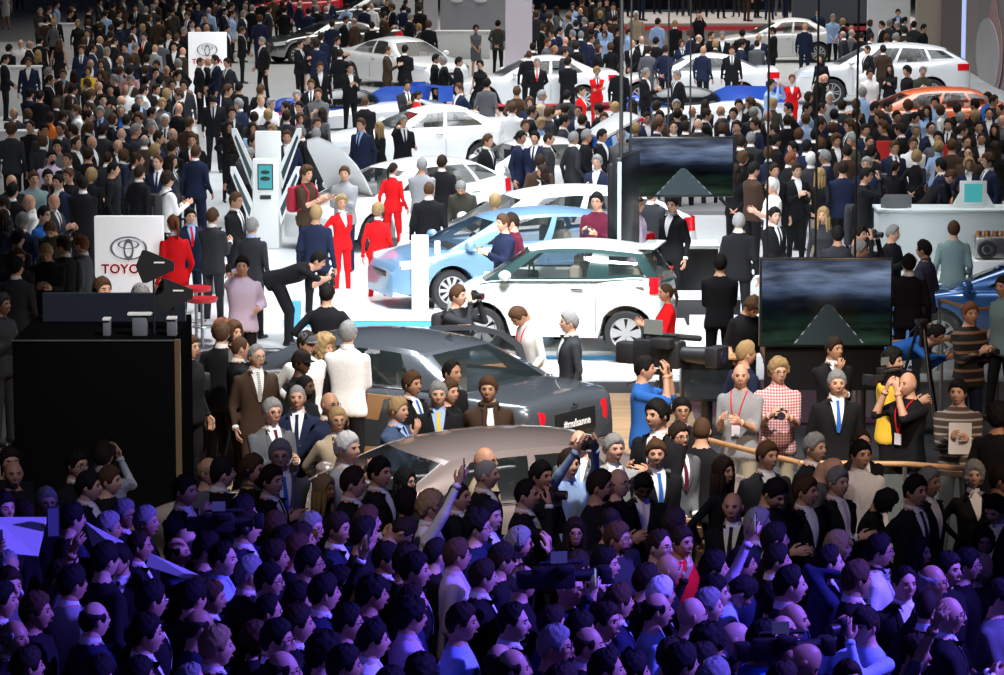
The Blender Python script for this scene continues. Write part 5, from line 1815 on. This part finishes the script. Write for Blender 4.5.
# ================================================================ CAMERAS, TRIPODS, RAILS AND THE REST
CB = mat('camera_black', (.015, .015, .017), .45, noise=.1)
def tripod(label, loc, h, rz=0):
    t = thing('tripod', label, 'tripod', loc, R(rz)); m = mat('tripod_dark', (.02, .02, .022), .4, .3)
    for k in range(3):
        a = 2 * math.pi * k / 3 + .5; x, y = math.cos(a) * .42, math.sin(a) * .42
        l = obj('leg', G().tube((x * .12, y * .12, h - .12), (x, y, .02), .020, .014, 8), m, t); obj('foot', G().ball((x, y, .02), .024), m, l)
    obj('center_column', G().tube((0, 0, h - .32), (0, 0, h - .05), .03, n=10), m, t)
    g = G().box((0, 0, h - .03), (.12, .14, .06), bev=.015); obj('tripod_head', g, m, t)
    obj('pan_handle', G().tube((.02, .05, h - .04), (.10, .48, h - .22), .010, n=6), m, t)
    return t
def video_camera(label, loc, rz, k=1.0, lamp=False):
    """lens towards -Y, base at z 0"""
    t = thing('video_camera', label, 'video camera', loc, R(rz)); t.scale = (k, k, k)
    obj('camera_body', G().box((0, .02, .11), (.13, .36, .19), bev=.02).box((0, .26, .10), (.11, .16, .15), bev=.02), CB, t)
    l = obj('lens', G().tube((0, -.15, .12), (0, -.36, .12), .05, .062, 18).box((0, -.42, .12), (.19, .10, .14), bev=.015), CB, t)
    obj('lens_glass', G().tube((0, -.472, .12), (0, -.476, .12), .045, n=16), mat('lens_glass', (.03, .03, .06), .05, coat=1), l)
    obj('carry_handle', G().tube((0, -.12, .24), (0, .14, .24), .014, n=8).tube((0, -.12, .19), (0, -.12, .24), .012, n=6).tube((0, .14, .19), (0, .14, .24), .012, n=6), CB, t)
    v = obj('viewfinder', G().box((-.11, -.06, .20), (.10, .15, .07), bev=.012).tube((-.05, -.06, .2), (0, -.06, .2), .012), CB, t)
    obj('side_display', G().box((-.13, .0, .31), (.012, .14, .10)), mat('flip_screen_grey', (.16, .18, .17), .3, emit=(.4, .45, .42), es=.03), v)
    obj('microphone', G().capsule((.09, -.24, .22), (.09, .04, .22), .022, n=8), mat('foam_black', (.012, .012, .012), .95), t)
    return t
def cam_on_tripod(px_, py_, D, rz, what, k=1.0, lb2=None):
    p = at_depth(px_, py_, D); h = p.z - .12 * k
    tripod('black tripod carrying the ' + (lb2 or what), (p.x, p.y, 0), h, rz)
    return video_camera(what, (p.x, p.y, h), rz, k)
cam_on_tripod(722, 277, 49.5, 178, 'black camcorder filming toward the black counter', 1.1, 'camcorder of the black T-shirt operator')
cam_on_tripod(662, 352, 36.0, 60, 'large black studio camera between saloon boot and press rail', 1.6, 'large studio camera beside the saloon boot')
cam_on_tripod(236, 377, 35.0, 100, 'black broadcast camera in front of the brown-suited person', 1.35, 'broadcast camera left of the saloon')
cam_on_tripod(966, 214, 55.5, 170, 'dark camera above the grey-green sweater person', 1.1, 'camera above the grey-green sweater')
cam_on_tripod(757, 197, 60, -60, 'grey-topped camera left of the cream T-shirt person', 1.0, 'camera of the cream T-shirt person')
video_camera('shoulder camera carried by bald cameraman in black T-shirt', tuple(at_depth(892, 386, 31.7)), -50, .75)
video_camera('video camera held low in the blue-lit crowd at bottom right', tuple(at_depth(776, 662, 20.6)), 100, .8)
video_camera('video camera raised over the blue-lit crowd at centre', tuple(at_depth(556, 590, 22.0)), 100, .8)
video_camera('video camera with lamp in the crowd below the oak floor', tuple(at_depth(219, 533, 23.8)), 95, .7)
tripod('black tripod behind the wood rail by the bent blue jacket', (px(926, 37.3), 37.3, 0), 1.45, 20)
# prompter box with wooden top edge
p = at_depth(708, 378, 37.6)
t = thing('monitor_case', 'black glazed monitor case with wooden top edge behind polo shirt person', 'monitor case', (p.x, p.y, 0))
obj('case', G().box((0, .2, .70), (.62, .4, .52), bev=.02), BZ, t); obj('front_glass', G().box((0, -.005, .70), (.54, .01, .44)), mat('glass_smoke', (.02, .025, .03), .06, coat=1), t)
obj('wood_edge', G().box((0, .1, .98), (.72, .62, .035), bev=.008), mat('wood_rail', (.45, .24, .11), .4, noise=.2, nscale=12), t)
obj('pedestal', G().tube((0, .2, 0), (0, .2, .5), .07, n=16), BZ, t)
# rails
WD = mat('wood_rail', (.45, .24, .11), .4, noise=.2, nscale=12); ST = mat('post_steel', (.45, .46, .48), .3, .9)
def rail(label, pts, z=1.0, glass=True):
    t = thing('handrail', label, 'handrail')
    P_ = [on_plane(x, y, z) for x, y in pts]
    for i, (a, b) in enumerate(zip(P_, P_[1:])):
        obj('wood_bar', G().tube(a, b, .027, n=12), WD, t)
        if glass:
            d = (b - a); n = Vector((-d.y, d.x, 0)).normalized() * .006
            v = [a + n + Vector((0, 0, -.10)), b + n + Vector((0, 0, -.10)), b + n + Vector((0, 0, -.88)), a + n + Vector((0, 0, -.88))]
            v += [q - 2 * n for q in v]
            obj('glass_panel', G().add(v, [(0, 1, 2, 3), (7, 6, 5, 4), (0, 4, 5, 1), (1, 5, 6, 2), (2, 6, 7, 3), (3, 7, 4, 0)]), mat('rail_glass', (.55, .65, .65), .04, alpha=.10), t, smooth=False)
    for a in P_:
        po = obj('post', G().tube((a.x, a.y, 0), (a.x, a.y, z - .02), .022, n=10), ST, t)
        obj('base_flange', G().tube((a.x, a.y, 0), (a.x, a.y, .03), .06, n=14), ST, po)
    return t
rail('wood and glass handrail the standing press lean on', [(700, 438), (800, 463), (905, 464), (1012, 472)])
rail('rear wood handrail behind the press at right', [(686, 352), (735, 349), (856, 344), (942, 340), (998, 330), (1030, 322)])
rail('steel and wood stair rail by the blue display car', [(940, 300), (975, 310), (1012, 306)], z=.95)
# black tower with camera deck
TB = mat('tower_black', (.0025, .0025, .003), 1.0, noise=.2, spec=0.0)
D = 30.5; A = at_depth(12, 340, D); B = at_depth(176, 500, D)
t = thing('camera_tower', 'big black box tower at the left edge of the blue-lit crowd', 'tower', ((A.x + B.x) / 2, D + .9, 0))
obj('tower_body', G().box((0, 0, A.z / 2), (B.x - A.x, 1.8, A.z), bev=.01), TB, t)
obj('metal_edge', G().box(((B.x - A.x) / 2 + .03, -.86, A.z / 2), (.05, .06, A.z)), mat('edge_brushed_brass', (.34, .24, .14), .3, .8), t)
obj('top_strip', G().box((0, -.9, A.z - .005), (B.x - A.x, .02, .01)), ST, t)
A2 = at_depth(43, 294, 31.8); B2 = at_depth(186, 340, 31.8)
obj('parapet_panel', G().box(((A2.x + B2.x) / 2 - (A.x + B.x) / 2, .40 + .0, (A2.z + A.z) / 2), (B2.x - A2.x, .08, A2.z - A.z + .02)), mat('parapet_dark_blue', (.010, .014, .022), .4), t)
tz = A.z
slab('trim_8', -5.0, -3.25, 32.35, 34.2, 0, .75, TB)
for x, y, w_, lb in ((107, 326, .07, 'small grey transmitter on the tower, left one'), (140, 321, .14, 'white-topped receiver box on the tower middle'), (172, 325, .09, 'small blue-lit receiver at the right end of the tower')):
    p = at_depth(x, y, 30.8); e = thing('radio_receiver', lb, 'receiver', (p.x, p.y, tz))
    hh = p.z - tz + .07
    obj('body', G().box((0, 0, hh / 2), (w_, .10, hh), bev=.008), mat('device_grey', (.10, .11, .13) if x != 172 else (.05, .09, .22), .4), e)
    obj('cap', G().box((0, 0, hh), (w_ * 1.6 if x == 140 else w_, .14, .015)), mat('device_white', (.55, .56, .58), .4), e)
def antenna(label, x, y, D):
    p = at_depth(x, y, D); e = thing('paddle_antenna', label, 'antenna', (p.x, p.y, tz))
    z = p.z - tz
    obj('paddle', G().prism([(-.16, z + .0), (-.10, z + .14), (-.06, z + .14), (.20, z + .03), (.20, z - .05), (-.06, z - .17), (-.10, z - .17), (-.16, z - .02)], -.012, .012), mat('antenna_black', (.010, .010, .011), .5), e)
    obj('white_mark', G().box((.06, -.014, z + .025), (.10, .003, .014)), mat('print_white', (.7, .7, .7), .5), e)
    obj('pole', G().tube((0, .03, 0), (0, .03, z), .010, n=8), mat('tripod_dark', (.02, .02, .022), .4, .3), e)
antenna('upper black paddle antenna in front of the large lit sign', 153, 265, 30.9)
antenna('lower black paddle antenna at the right end of the tower', 172, 293, 31.1)
# lilac board and boards among the crowd
def board(label, P4, nm='white_board'):
    v = [Vector(q) for q in P4]; n = (v[1] - v[0]).cross(v[3] - v[0]).normalized() * .012
    w8 = v + [q + n for q in v]
    return obj(nm, G().add(w8, [(0, 1, 2, 3), (7, 6, 5, 4), (0, 4, 5, 1), (1, 5, 6, 2), (2, 6, 7, 3), (3, 7, 4, 0)]), mat('board_white', (.75, .75, .78), .5), smooth=False, label=label, cat='board')
Db = 24.3
board('white board glowing lilac held at the left edge of the crowd', [at_depth(-6, 517, Db), at_depth(47, 517, Db), at_depth(38, 556, Db - .3), at_depth(-6, 552, Db - .3)])
board('long white board slanting between heads at lower left', [at_depth(84, 521, 24.3), at_depth(122, 541, 24.1), at_depth(122, 553, 24.0), at_depth(92, 546, 24.2)])
board('lower end of the slanting white board near bottom left', [at_depth(150, 553, 23.7), at_depth(206, 578, 23.3), at_depth(203, 584, 23.2), at_depth(146, 566, 23.6)])
p = at_depth(53, 522, 24.2)
e = thing('tablet_computer', 'dark tablet held upright beside the lilac-lit board', 'tablet', tuple(p), R(20))
obj('tablet_case', G().box((0, 0, 0), (.10, .012, .24), bev=.005), mat('tablet_dark', (.02, .03, .035), .2), e); obj('tablet_screen', G().box((0, -.007, 0), (.08, .002, .21)), mat('screen_dim_grey', (.12, .14, .17), .3), e)
# red stools
def stool(label, x, y, h):
    p = on_plane(x, y, h); t = thing('bar_stool', label, 'stool', (p.x, p.y, .02)); m = mat('stool_red', (.62, .02, .03), .35)
    obj('seat', G().tube((0, 0, h - .06), (0, 0, h), .20, .22, 24), m, t)
    obj('pole', G().tube((0, 0, 0), (0, 0, h - .05), .025, n=12), ST, t); obj('base', G().tube((0, 0, 0), (0, 0, .025), .21, n=24), ST, t)
    obj('footrest', G().ring((0, 0, .30), .14, .010, 'z', 24, 6), ST, t)
    return t
stool('red round bar stool, upper one beside the standing phone caller', 196, 288, .78)
stool('red round bar stool, lower one beside the standing phone caller', 202, 299, .70)
p = on_plane(214, 300, .02); t = thing('chair', 'red moulded chair with tall oval back behind the stools', 'chair', (p.x, p.y, .02), R(30)); m = mat('stool_red', (.62, .02, .03), .35)
obj('seat', G().ball((0, 0, .48), (.25, .24, .05), n=20, k=8), m, t); obj('backrest', G().ball((0, .22, .78), (.22, .04, .26), n=20, k=10), m, t)
obj('pole', G().tube((0, 0, .02), (0, 0, .46), .022, n=10), ST, t); obj('base', G().tube((0, 0, 0), (0, 0, .02), .22, n=24), ST, t)
# things on the long pale counter
def ctr(x, D_, zz): return Vector((px(x, D_), D_, zz))
lz = 1.02; Dl = by_px(880, 1030, 211, 1.0)[2] + .35
t = thing('laptop', 'open grey laptop at the left end of the long pale counter', 'laptop', tuple(ctr(897, Dl, lz)))
obj('keyboard_base', G().box((0, 0, .012), (.36, .25, .022), bev=.004), mat('laptop_grey', (.16, .17, .18), .4), t)
l = obj('lid', G().box((0, -.13, .12), (.50, .012, .22), bev=.004), mat('laptop_grey', (.16, .17, .18), .4), t)
t = thing('tablet_display', 'white-framed tablet display showing a green-blue picture on the counter', 'tablet', tuple(ctr(975, Dl, lz)))
obj('frame', G().box((0, 0, .23), (.44, .04, .42), bev=.008), PW, t); obj('screen', G().box((0, -.022, .24), (.29, .004, .30)), mat('screen_teal_lit', (.02, .12, .14), .2, emit=(.06, .36, .38), es=.8), t)
for s in (-1, 1): obj('strut', G().prism([(s * .22, 0), (s * .36, 0), (s * .22, .25)], -.015, .015), PW, t)
t = thing('office_chair', 'dark chair draped with a grey coat at the end of the counter', 'chair', tuple(ctr(866, Dl - .4, .02)), R(70))
obj('seat', G().box((0, 0, .46), (.46, .44, .06), bev=.025), BZ, t); obj('backrest', G().box((0, .22, .80), (.44, .05, .50), bev=.03), BZ, t)
obj('coat', G().loft([ellring(0, .22, z, r, .09) for z, r in ((.45, .26), (.75, .27), (1.0, .24), (1.08, .12))]), cloth('c'), t)
for sx in (-1, 1):
    for sy in (-1, 1): obj('leg', G().tube((sx * .19, sy * .18, 0), (sx * .19, sy * .18, .44), .014, n=8), ST, t)
# red partitions behind the tie wearers
for x0, x1, y0, lb in ((883, 898, 146, 'red partition panel left of the person with a burgundy tie'), (951, 963, 150, 'red partition panel right of the grey-suited person')):
    a, b, D = by_px(x0, x1, y0, 1.5); obj('partition', G().box(((a + b) / 2, D + .9, .77), (b - a, .08, 1.5), bev=.01), mat('panel_red', (.50, .02, .02), .4), label=lb, cat='partition')
slab('floor.007', px(428, 88), px(640, 88), 88.5, 92.0, .0, .045, mat('floor_red_strip', (.60, .02, .04), .6))
# racing cars
def racer(label, px_, py_, hd):
    o, a = car_at(px_, py_, hd, 4.6); t = thing('racing_car', label, 'racing car', tuple(o), a); CARBOX.append((o, a, 4.6, 1.9))
    wm = white(); bm_ = mat('livery_blue', (.02, .10, .55), .3, coat=.8); rm = mat('livery_red', (.7, .02, .03), .3, coat=.8)
    prof = [(0, .55, .10, .22), (.4, .72, .08, .34), (1.0, .80, .08, .44), (2.0, .86, .08, .52), (3.2, .88, .08, .58), (4.2, .86, .10, .60), (4.6, .80, .2, .58)]
    obj('body_shell', G().loft([[(x, -w_, z0), (x, -w_, z1 * .8), (x, -w_ * .8, z1), (x, 0, z1 + .06), (x, w_ * .8, z1), (x, w_, z1 * .8), (x, w_, z0)] for x, w_, z0, z1 in prof]), wm, t)
    for x in (.85, 3.7):
        for s in (-1, 1):
            g = G(); g.loft([[(x + math.cos(b) * .46 * k, s * (.66 + .22 * u), .33 + math.sin(b) * .46 * k * .92) for b in np.linspace(0, math.pi, 12)] + [(x - .46, s * (.66 + .22 * u), .12), (x + .46, s * (.66 + .22 * u), .12)] for u, k in ((-1, .9), (-.5, 1), (.8, 1), (1, .9))])
            obj('fender', g, bm_ if x < 1 else wm, t)
            ty, rim, dk = wheel_geo(.34, .30, 10, 'spoke'); M = Matrix.Translation((x, s * .79, .34)) @ (Matrix.Rotation(math.pi, 4, 'Z') if s > 0 else Matrix.Identity(4))
            w0 = obj('wheel', G().add(ty.v, ty.f, 0, M), mat('tyre_rubber', (.018, .018, .019), .75), t); obj('rim', G().add(rim.v, rim.f, 0, M), mat('rim_silver', (.55, .56, .58), .4, .5), w0)
    obj('cockpit', G().ball((2.1, 0, .62), (.95, .42, .40), n=20, k=12), mat('car_glass_dark', (.012, .014, .017), .04, coat=1), t)
    obj('engine_fin', G().prism([(2.2, .6), (4.4, .6), (4.5, 1.0), (3.2, 1.02)], -.02, .02), bm_, t)
    obj('rear_wing', G().box((4.5, 0, 1.0), (.32, 1.7, .035), bev=.012).box((4.5, -.86, .85), (.4, .02, .4)).box((4.5, .86, .85), (.4, .02, .4)), bm_, t)
    for s in (-1, 1): obj('blue_stripe', G().box((1.6, s * .45, .53), (2.4, .10, .02)), bm_, t); obj('red_flash', G().box((.5, s * .3, .42), (.6, .12, .02)), rm, t)
    return t
racer('white and blue racing car left of the white fastback', 352, 128, 205)
racer('blue and white racing car with rear wing behind the upper screen', 692, 126, 184)
# blue display car and cut-away engine at the right edge
o, a = car_at(1040, 356, 158, 4.0, .02)
c_hatch('blue display car cut off by the right edge of the picture', o, a, mat('car_paint_blue', (.05, .16, .45), .25, .3, coat=1), L=4.0, H=1.46)
p = on_plane(990, 290, .02); t = thing('display_engine', 'cut-away engine on a white stand at the right edge', 'engine', (p.x, p.y, .02))
obj('stand', G().box((0, 0, .25), (.9, .7, .5), bev=.02), WB, t); obj('engine_block', G().box((0, 0, .68), (.55, .45, .34), bev=.04), mat('cast_metal', (.4, .4, .4), .35, .9, noise=.3, nscale=20), t)
for k in range(4): obj('cylinder_cover', G().tube((-.2 + .13 * k, -.05, .84), (-.2 + .13 * k, -.05, .93), .05, n=14), mat('copper_part', (.55, .25, .10), .3, .8), t)
obj('pulley', G().ring((-.1, -.26, .66), .12, .03, 'y', 24, 8).tube((-.1, -.22, .66), (-.1, -.29, .66), .05), mat('tyre_rubber', (.018, .018, .019), .75), t)
# ================================================================ BUILD THE CARS AND THE PEOPLE
CARS()
NMAX = 300
PP.sort(key=lambda p: -(p.y - YH) / (HC - p.base - 1.76))
ind = PP[:NMAX]; rest = PP[NMAX:]
relax(ind)
for p in ind:
    if p.pose != 'si' and in_car(p.loc, .30):
        h0 = p.h
        for dh in sorted([i * .01 for i in range(-30, 31)], key=abs):
            p.h = h0 + dh
            if 1.52 < p.h < 1.97 and not in_car(locate(p), .30): break
        else:
            p.h = h0
        p.loc = locate(p)
far = rest + FP
# fill the dense parts of the crowd that nobody could tell apart
zones = [(40, -6, 195, 60, 62), (44, 60, 190, 128, 52), (38, 128, 175, 172, 26), (190, -6, 262, 30, 18), (228, 84, 262, 140, 10), (255, -6, 420, 8, 22), (532, -4, 622, 48, 34),
         (625, 28, 760, 50, 16), (612, 98, 1004, 124, 62), (735, 112, 905, 165, 34), (850, 124, 1004, 160, 26), (840, 18, 905, 56, 16), (506, 96, 622, 132, 18), (0, 190, 60, 215, 5),
         (0, 100, 40, 128, 8), (0, 36, 36, 62, 6), (255, 100, 330, 132, 9), (620, -32, 850, -26, 26), (540, 150, 620, 165, 3), (880, 95, 1004, 110, 12), (340, 8, 440, 30, 8)]
avoid = [(36, 20, 80, 66), (-5, 62, 44, 105), (-5, 128, 38, 178), (186, 28, 230, 112), (300, 8, 345, 60), (345, 30, 452, 50), (620, 48, 770, 90), (795, 45, 975, 92), (455, 0, 532, 45)]
rn = random.Random(11); pts = [(p.x, p.y) for p in far + ind]
tops = ['skw'] * 7 + ['snw'] * 5 + ['scw'] * 4 + ['sgw', 'sbw', 'jk', 'jk', 'jk', 'jc', 'jn', 'hw/k', 'hu/k', 'tk/k', 'kg/k', 'jb', 'kb/k', 'skwr', 'jq', 'jk', 'skw', 'skw']
hairs = ['sk', 'sd', 'sd', 'sb', 'sg', 'rd', 'fg', 'bz', 'zd', 'mb', 'ld', 'sk', 'sg', 'sd', 'ub', 'sk', 'sd', 'my']
for x0, y0, x1, y1, n in zones:
    c = 0; tries = 0
    while c < n and tries < n * 30:
        tries += 1; x, y = rn.uniform(x0, x1), rn.uniform(y0, y1); s = (y - YH) / 5.1
        if any(a < x < b and e < y < d for a, e, b, d in avoid): continue
        if any(abs(x - q[0]) < .24 * s and abs(y - q[1]) < .18 * s for q in pts): continue
        pts.append((x, y)); c += 1
        q = parse('%.1f %.1f %d st %s %s' % (x, y, rn.choice([0, 20, -20, 60, 90, -70, 150, 180, 170, 120, -120]), rn.choice(tops), rn.choice(hairs)), 9000 + len(pts), True)
        if y < -20: q.base = .8
        if in_car(locate(q)): pts.pop(); c -= 1; continue
        far.append(q)
for q in far:
    q.x, q.y = q.x, q.y
relax(far, 8, .40)
far = [q for q in far if not in_car(q.loc, .25)]

for p in ind: person(p)

# ---------------------------------------------------------------- labels
LM = [(119, 544, 'the person touching a black tie'), (72, 565, 'the grey-blue jacket seen from behind'), (20, 532, 'the lilac-lit board'), (103, 441, 'the checked shirt before the tower'),
      (523, 564, 'the headphones wearer in mid crowd'), (657, 591, 'the pale blue collar'), (462, 603, 'the blue-grey zip jacket'),
      (431, 492, 'the white top raising a phone'), (740, 574, 'the bowed pale blue shirt'), (776, 655, 'the bottom video camera'), (865, 607, 'the cap wearer holding a camera'),
      (556, 590, 'the video camera in mid crowd'), (915, 634, 'the bare raised fist'), (411, 599, 'the lilac shirt in the crowd'), (223, 541, 'the pale blue shirt at lower left'),
      (199, 607, 'the navy sweater at lower left'), (269, 563, 'the glasses profile'), (348, 600, 'the low glasses profile'), (569, 449, 'the overhead camera'), (580, 429, 'the pale blue tie'),
      (657, 439, 'the bright blue tie'), (679, 422, 'the burgundy tie by the rail'), (740, 363, 'the polo shirt with lanyard'), (778, 359, 'the red plaid shirt'), (837, 370, 'the blue tie behind the rail'),
      (893, 349, 'the yellow sweater'), (908, 371, 'the shoulder cameraman'), (959, 379, 'the striped sweater'), (860, 440, 'the open white shirt'), (838, 467, 'the crossed arms with lilac tie'), (916, 475, 'the navy tie at right'),
      (733, 491, 'the bald person with navy tie'), (281, 439, 'the grey suit with blue tie'), (297, 384, 'the navy suit looking up'), (338, 407, 'the beige suit'), (347, 432, 'the light grey suit'),
      (398, 397, 'the navy suit with hand at chin'), (438, 381, 'the yellow tie'), (489, 376, 'the scarf'), (324, 337, 'the curly-haired black top'), (256, 344, 'the brown suit'), (348, 321, 'the white shirt by the open door'),
      (242, 256, 'the phone caller'), (318, 251, 'the bending photographer'), (378, 203, 'the red suit seen from behind'), (393, 162, 'the red suit with ponytail'), (342, 195, 'the middle red suit'), (173, 214, 'the red suit by the lit sign'),
      (265, 185, 'the touchscreen station'), (126, 256, 'the large lit sign'), (185, 288, 'the lower paddle antenna'), (44, 206, 'the blue polo'), (248, 147, 'the blue backpack'), (307, 166, 'the red backpack'), (168, 172, 'the black backpack'),
      (681, 166, 'the upper screen'), (826, 302, 'the lower screen'), (680, 246, 'the black counter'), (720, 254, 'the tripod cameraman'), (772, 178, 'the cream T-shirt'), (824, 207, 'the long-haired blond person'), (954, 221, 'the grey-green sweater'),
      (924, 240, 'the dark plaid shirt'), (971, 302, 'the striped hoodie'), (936, 324, 'the bent blue jacket'), (916, 124, 'the burgundy tie with badge'), (938, 131, 'the grey suit by red panels'), (604, 112, 'the bright blue shirt'),
      (666, 283, 'the red quilted jacket'), (569, 311, 'the charcoal suit behind the boot'), (662, 350, 'the studio camera'), (975, 461, 'the grey long-haired person'), (975, 195, 'the tablet display'), (46, 243, 'the one reading a phone')]
ORD = ['', 'second ', 'third ', 'fourth ', 'fifth ', 'sixth ', 'seventh ', 'eighth ', 'ninth ', 'tenth ']
GAR = dict(s='suit', h='shirt', t='T-shirt', j='jacket', k='sweater', d='dress', x='checked shirt', z='striped sweater')
POSEW = dict(cr='arms crossed', up='arm raised', ul='arm raised', ch='hand at chin', ph='phone at ear', oh='arms overhead', cm='taking a photo', rd='head bowed', dn='head bowed', ln='leaning over', bn='bending forward', si='seated at the wheel', hp='hands on hips')
def desc(p):
    c = CN.get(p.top, p.top)
    if p.y > 495 and p.top in 'knc': c = 'dark'
    w_ = GAR[p.type] if p.type in 'xz' else c + ' ' + GAR[p.type]
    if p.tie: w_ += ' and ' + ('striped' if p.tie == 'b' else CN[p.tie]) + ' tie'
    ex = [n for k, n in (('G', 'glasses'), ('H', 'headphones'), ('L', 'lanyard'), ('S', 'scarf')) if k in p.ex] + (['cap'] if p.hs == 'h' else [])
    if ex: w_ += (', ' if p.tie else ' and ') + ex[0]
    return w_
def sector(dx, dy):
    a = math.degrees(math.atan2(dy, dx))
    return ['right of', 'in front and right of', 'in front of', 'in front and left of', 'left of', 'behind and left of', 'behind', 'behind and right of'][int(((a + 22.5) % 360) // 45)]
groups = {}
for p in ind:
    own = [m for m in LM if abs(m[0] - p.x) < 3 and abs(m[1] - p.y) < 3]
    c = sorted((m for m in LM if m not in own), key=lambda m: math.hypot(m[0] - p.x, (m[1] - p.y)))[0]
    p.lm = c; p.sec = sector(p.x - c[0], p.y - c[1]); p.d = math.hypot(p.x - c[0], p.y - c[1]); p.desc = desc(p)
    groups.setdefault((c, p.sec), []).append(p)
for (c, sec), ps in groups.items():
    ps.sort(key=lambda p: p.d)
    for i, p in enumerate(ps):
        pw = POSEW.get(p.pose) or ('' if len(p.desc.split()) > 5 else {0: 'facing viewer', 1: 'facing right', 2: 'turned away', 3: 'facing left'}[int(((p.face + 45) % 360) // 90)])
        rel = (ORD[i] if i else 'just ') + sec + ' ' + c[2]
        l = 'person in ' + p.desc + (', ' + pw if pw else '') + ', ' + rel
        if len(l.split()) > 16: l = 'person in ' + p.desc + ', ' + rel
        if len(l.split()) > 16: l = 'person in ' + p.desc.split(' and ')[0].split(',')[0] + ', ' + rel
        if len(l.split()) > 16: l = 'person in ' + p.desc.split(' and ')[0].split(',')[0] + ' ' + rel.replace('just ', '')
        p.label = l
        tag(p.o, l, 'person', 'visitors and press around the cars')
        gl_ = p.desc.split(',')[0]
        if p.held:
            nm = {'compact_camera': 'black camera', 'phone': 'phone', 'paper_sheets': 'white papers'}[p.held.name.split('.')[0]]
            hl = nm + ' held by person in ' + GAR[p.type] + ' ' + rel.replace('just ', '')
            if len(hl.split()) > 16: hl = nm + ' held ' + rel.replace('just ', '')
            tag(p.held, hl, nm.split()[-1], None)
        if hasattr(p, 'pack'): tag(p.pack, 'backpack worn by person in %s %s' % (GAR[p.type], rel), 'backpack')

# ---------------------------------------------------------------- the far crowd as one mass
def lod_body(pose, bt):
    key = (pose, bt, 'far')
    if key in BM: return BM[key]
    B = body_proto(pose, bt)
    def dec(v, f, lab, ratio):
        me = bpy.data.meshes.new('d'); me.from_pydata(v.tolist(), [], f)
        for k in range(9): me.materials.append(None)
        me.polygons.foreach_set('material_index', [int(q) for q in lab]); o = bpy.data.objects.new('d', me); C.objects.link(o)
        md = o.modifiers.new('m', 'DECIMATE'); md.ratio = ratio
        dg = bpy.context.evaluated_depsgraph_get(); dg.update(); r = bpy.data.meshes.new_from_object(o.evaluated_get(dg))
        vv = np.empty(len(r.vertices) * 3); r.vertices.foreach_get('co', vv); vv = vv.reshape(-1, 3)
        ff = [tuple(p.vertices) for p in r.polygons]; ll = [p.material_index for p in r.polygons]
        bpy.data.objects.remove(o); bpy.data.meshes.remove(r); return vv, ff, ll
    v1, f1, l1 = dec(B['v'], B['f'], B['lab'], .30); v2, f2, l2 = dec(B['hv'], B['hf'], [0] * len(B['hf']), .25)
    hg = head_geo('m' if bt == 'm' else 'f', 20, 14); M = np.array(head_matrix(pose, B['T'], 0)); hv = np.array(hg.v) @ M[:3, :3].T + M[:3, 3]
    V = np.vstack([v1, v2, hv]); F = f1 + [tuple(i + len(v1) for i in q) for q in f2] + [tuple(i + len(v1) + len(v2) for i in q) for q in hg.f]; Lb = l1 + l2 + hg.m
    BM[key] = (V, F, Lb, M); return BM[key]
pal = []; pid = {}
def pm(m):
    if m.name not in pid: pid[m.name] = len(pal); pal.append(m)
    return pid[m.name]
AV, AF, AM = [], [], []; off = 0
for p in far:
    V, F, Lb, HM = lod_body(p.pose, p.bt); k = p.h / 1.76; a = R(p.face); ca, sa = math.cos(a), math.sin(a)
    W_ = np.array([[ca, -sa, 0], [sa, ca, 0], [0, 0, 1]]) * k; t0 = np.array(p.loc)
    sk = pm(skinm(p.skin)); tm = pm(topmat(p)); bare = p.type in 'tx'; lg = pm(cloth(p.legs)); sh = pm(mat('shoe_leather', (.012, .010, .010), .35))
    ms = [sk, tm, sk if bare or p.type == 'd' else tm, sk if p.type == 'd' else lg, sh, tm, pm(mat('eye', (.03, .022, .02), .25)), pm(mat('lip', (.42, .15, .12), .5)), sk if p.type == 'd' else tm]
    def app(v, f, m):
        global off
        AV.append(v @ W_.T + t0); AF.extend(tuple(i + off for i in q) for q in f); AM.extend(m); off += len(v)
    app(V, F, [ms[q] for q in Lb])
    kind = 'm' if p.bt == 'm' else 'f'
    if p.hs != 'b':
        hs = 's' if p.hs == 'h' else p.hs; hg = hair_geo(hs, kind); hv = np.array(hg.v) @ HM[:3, :3].T + HM[:3, 3]
        app(hv, hg.f, [pm(hairm(p.hc if p.hs != 'h' else 'k'))] * len(hg.f))
    B = body_proto(p.pose, p.bt); fr, tie = chest_front(B)
    if p.type in 'sh' and (p.type == 'h' or p.shirt or p.top == 'r'):
        app(np.array(fr.v), fr.f, [pm(cloth(p.shirt or 'w')) if p.type == 's' else tm] * len(fr.f))
        if p.tie or (p.type == 's' and p.rn.random() < .4): app(np.array(tie.v), tie.f, [pm(cloth(p.tie if p.tie and p.tie in CL else 'n'))] * len(tie.f))
me = bpy.data.meshes.new('crowd'); me.from_pydata(np.vstack(AV).tolist(), [], AF)
for m in pal: me.materials.append(m)
me.polygons.foreach_set('material_index', AM); me.polygons.foreach_set('use_smooth', [True] * len(AF)); me.update()
co = bpy.data.objects.new('crowd', me); C.objects.link(co)
tag(co, 'distant mass of standing visitors filling the halls behind the cars', 'crowd', None, 'stuff')
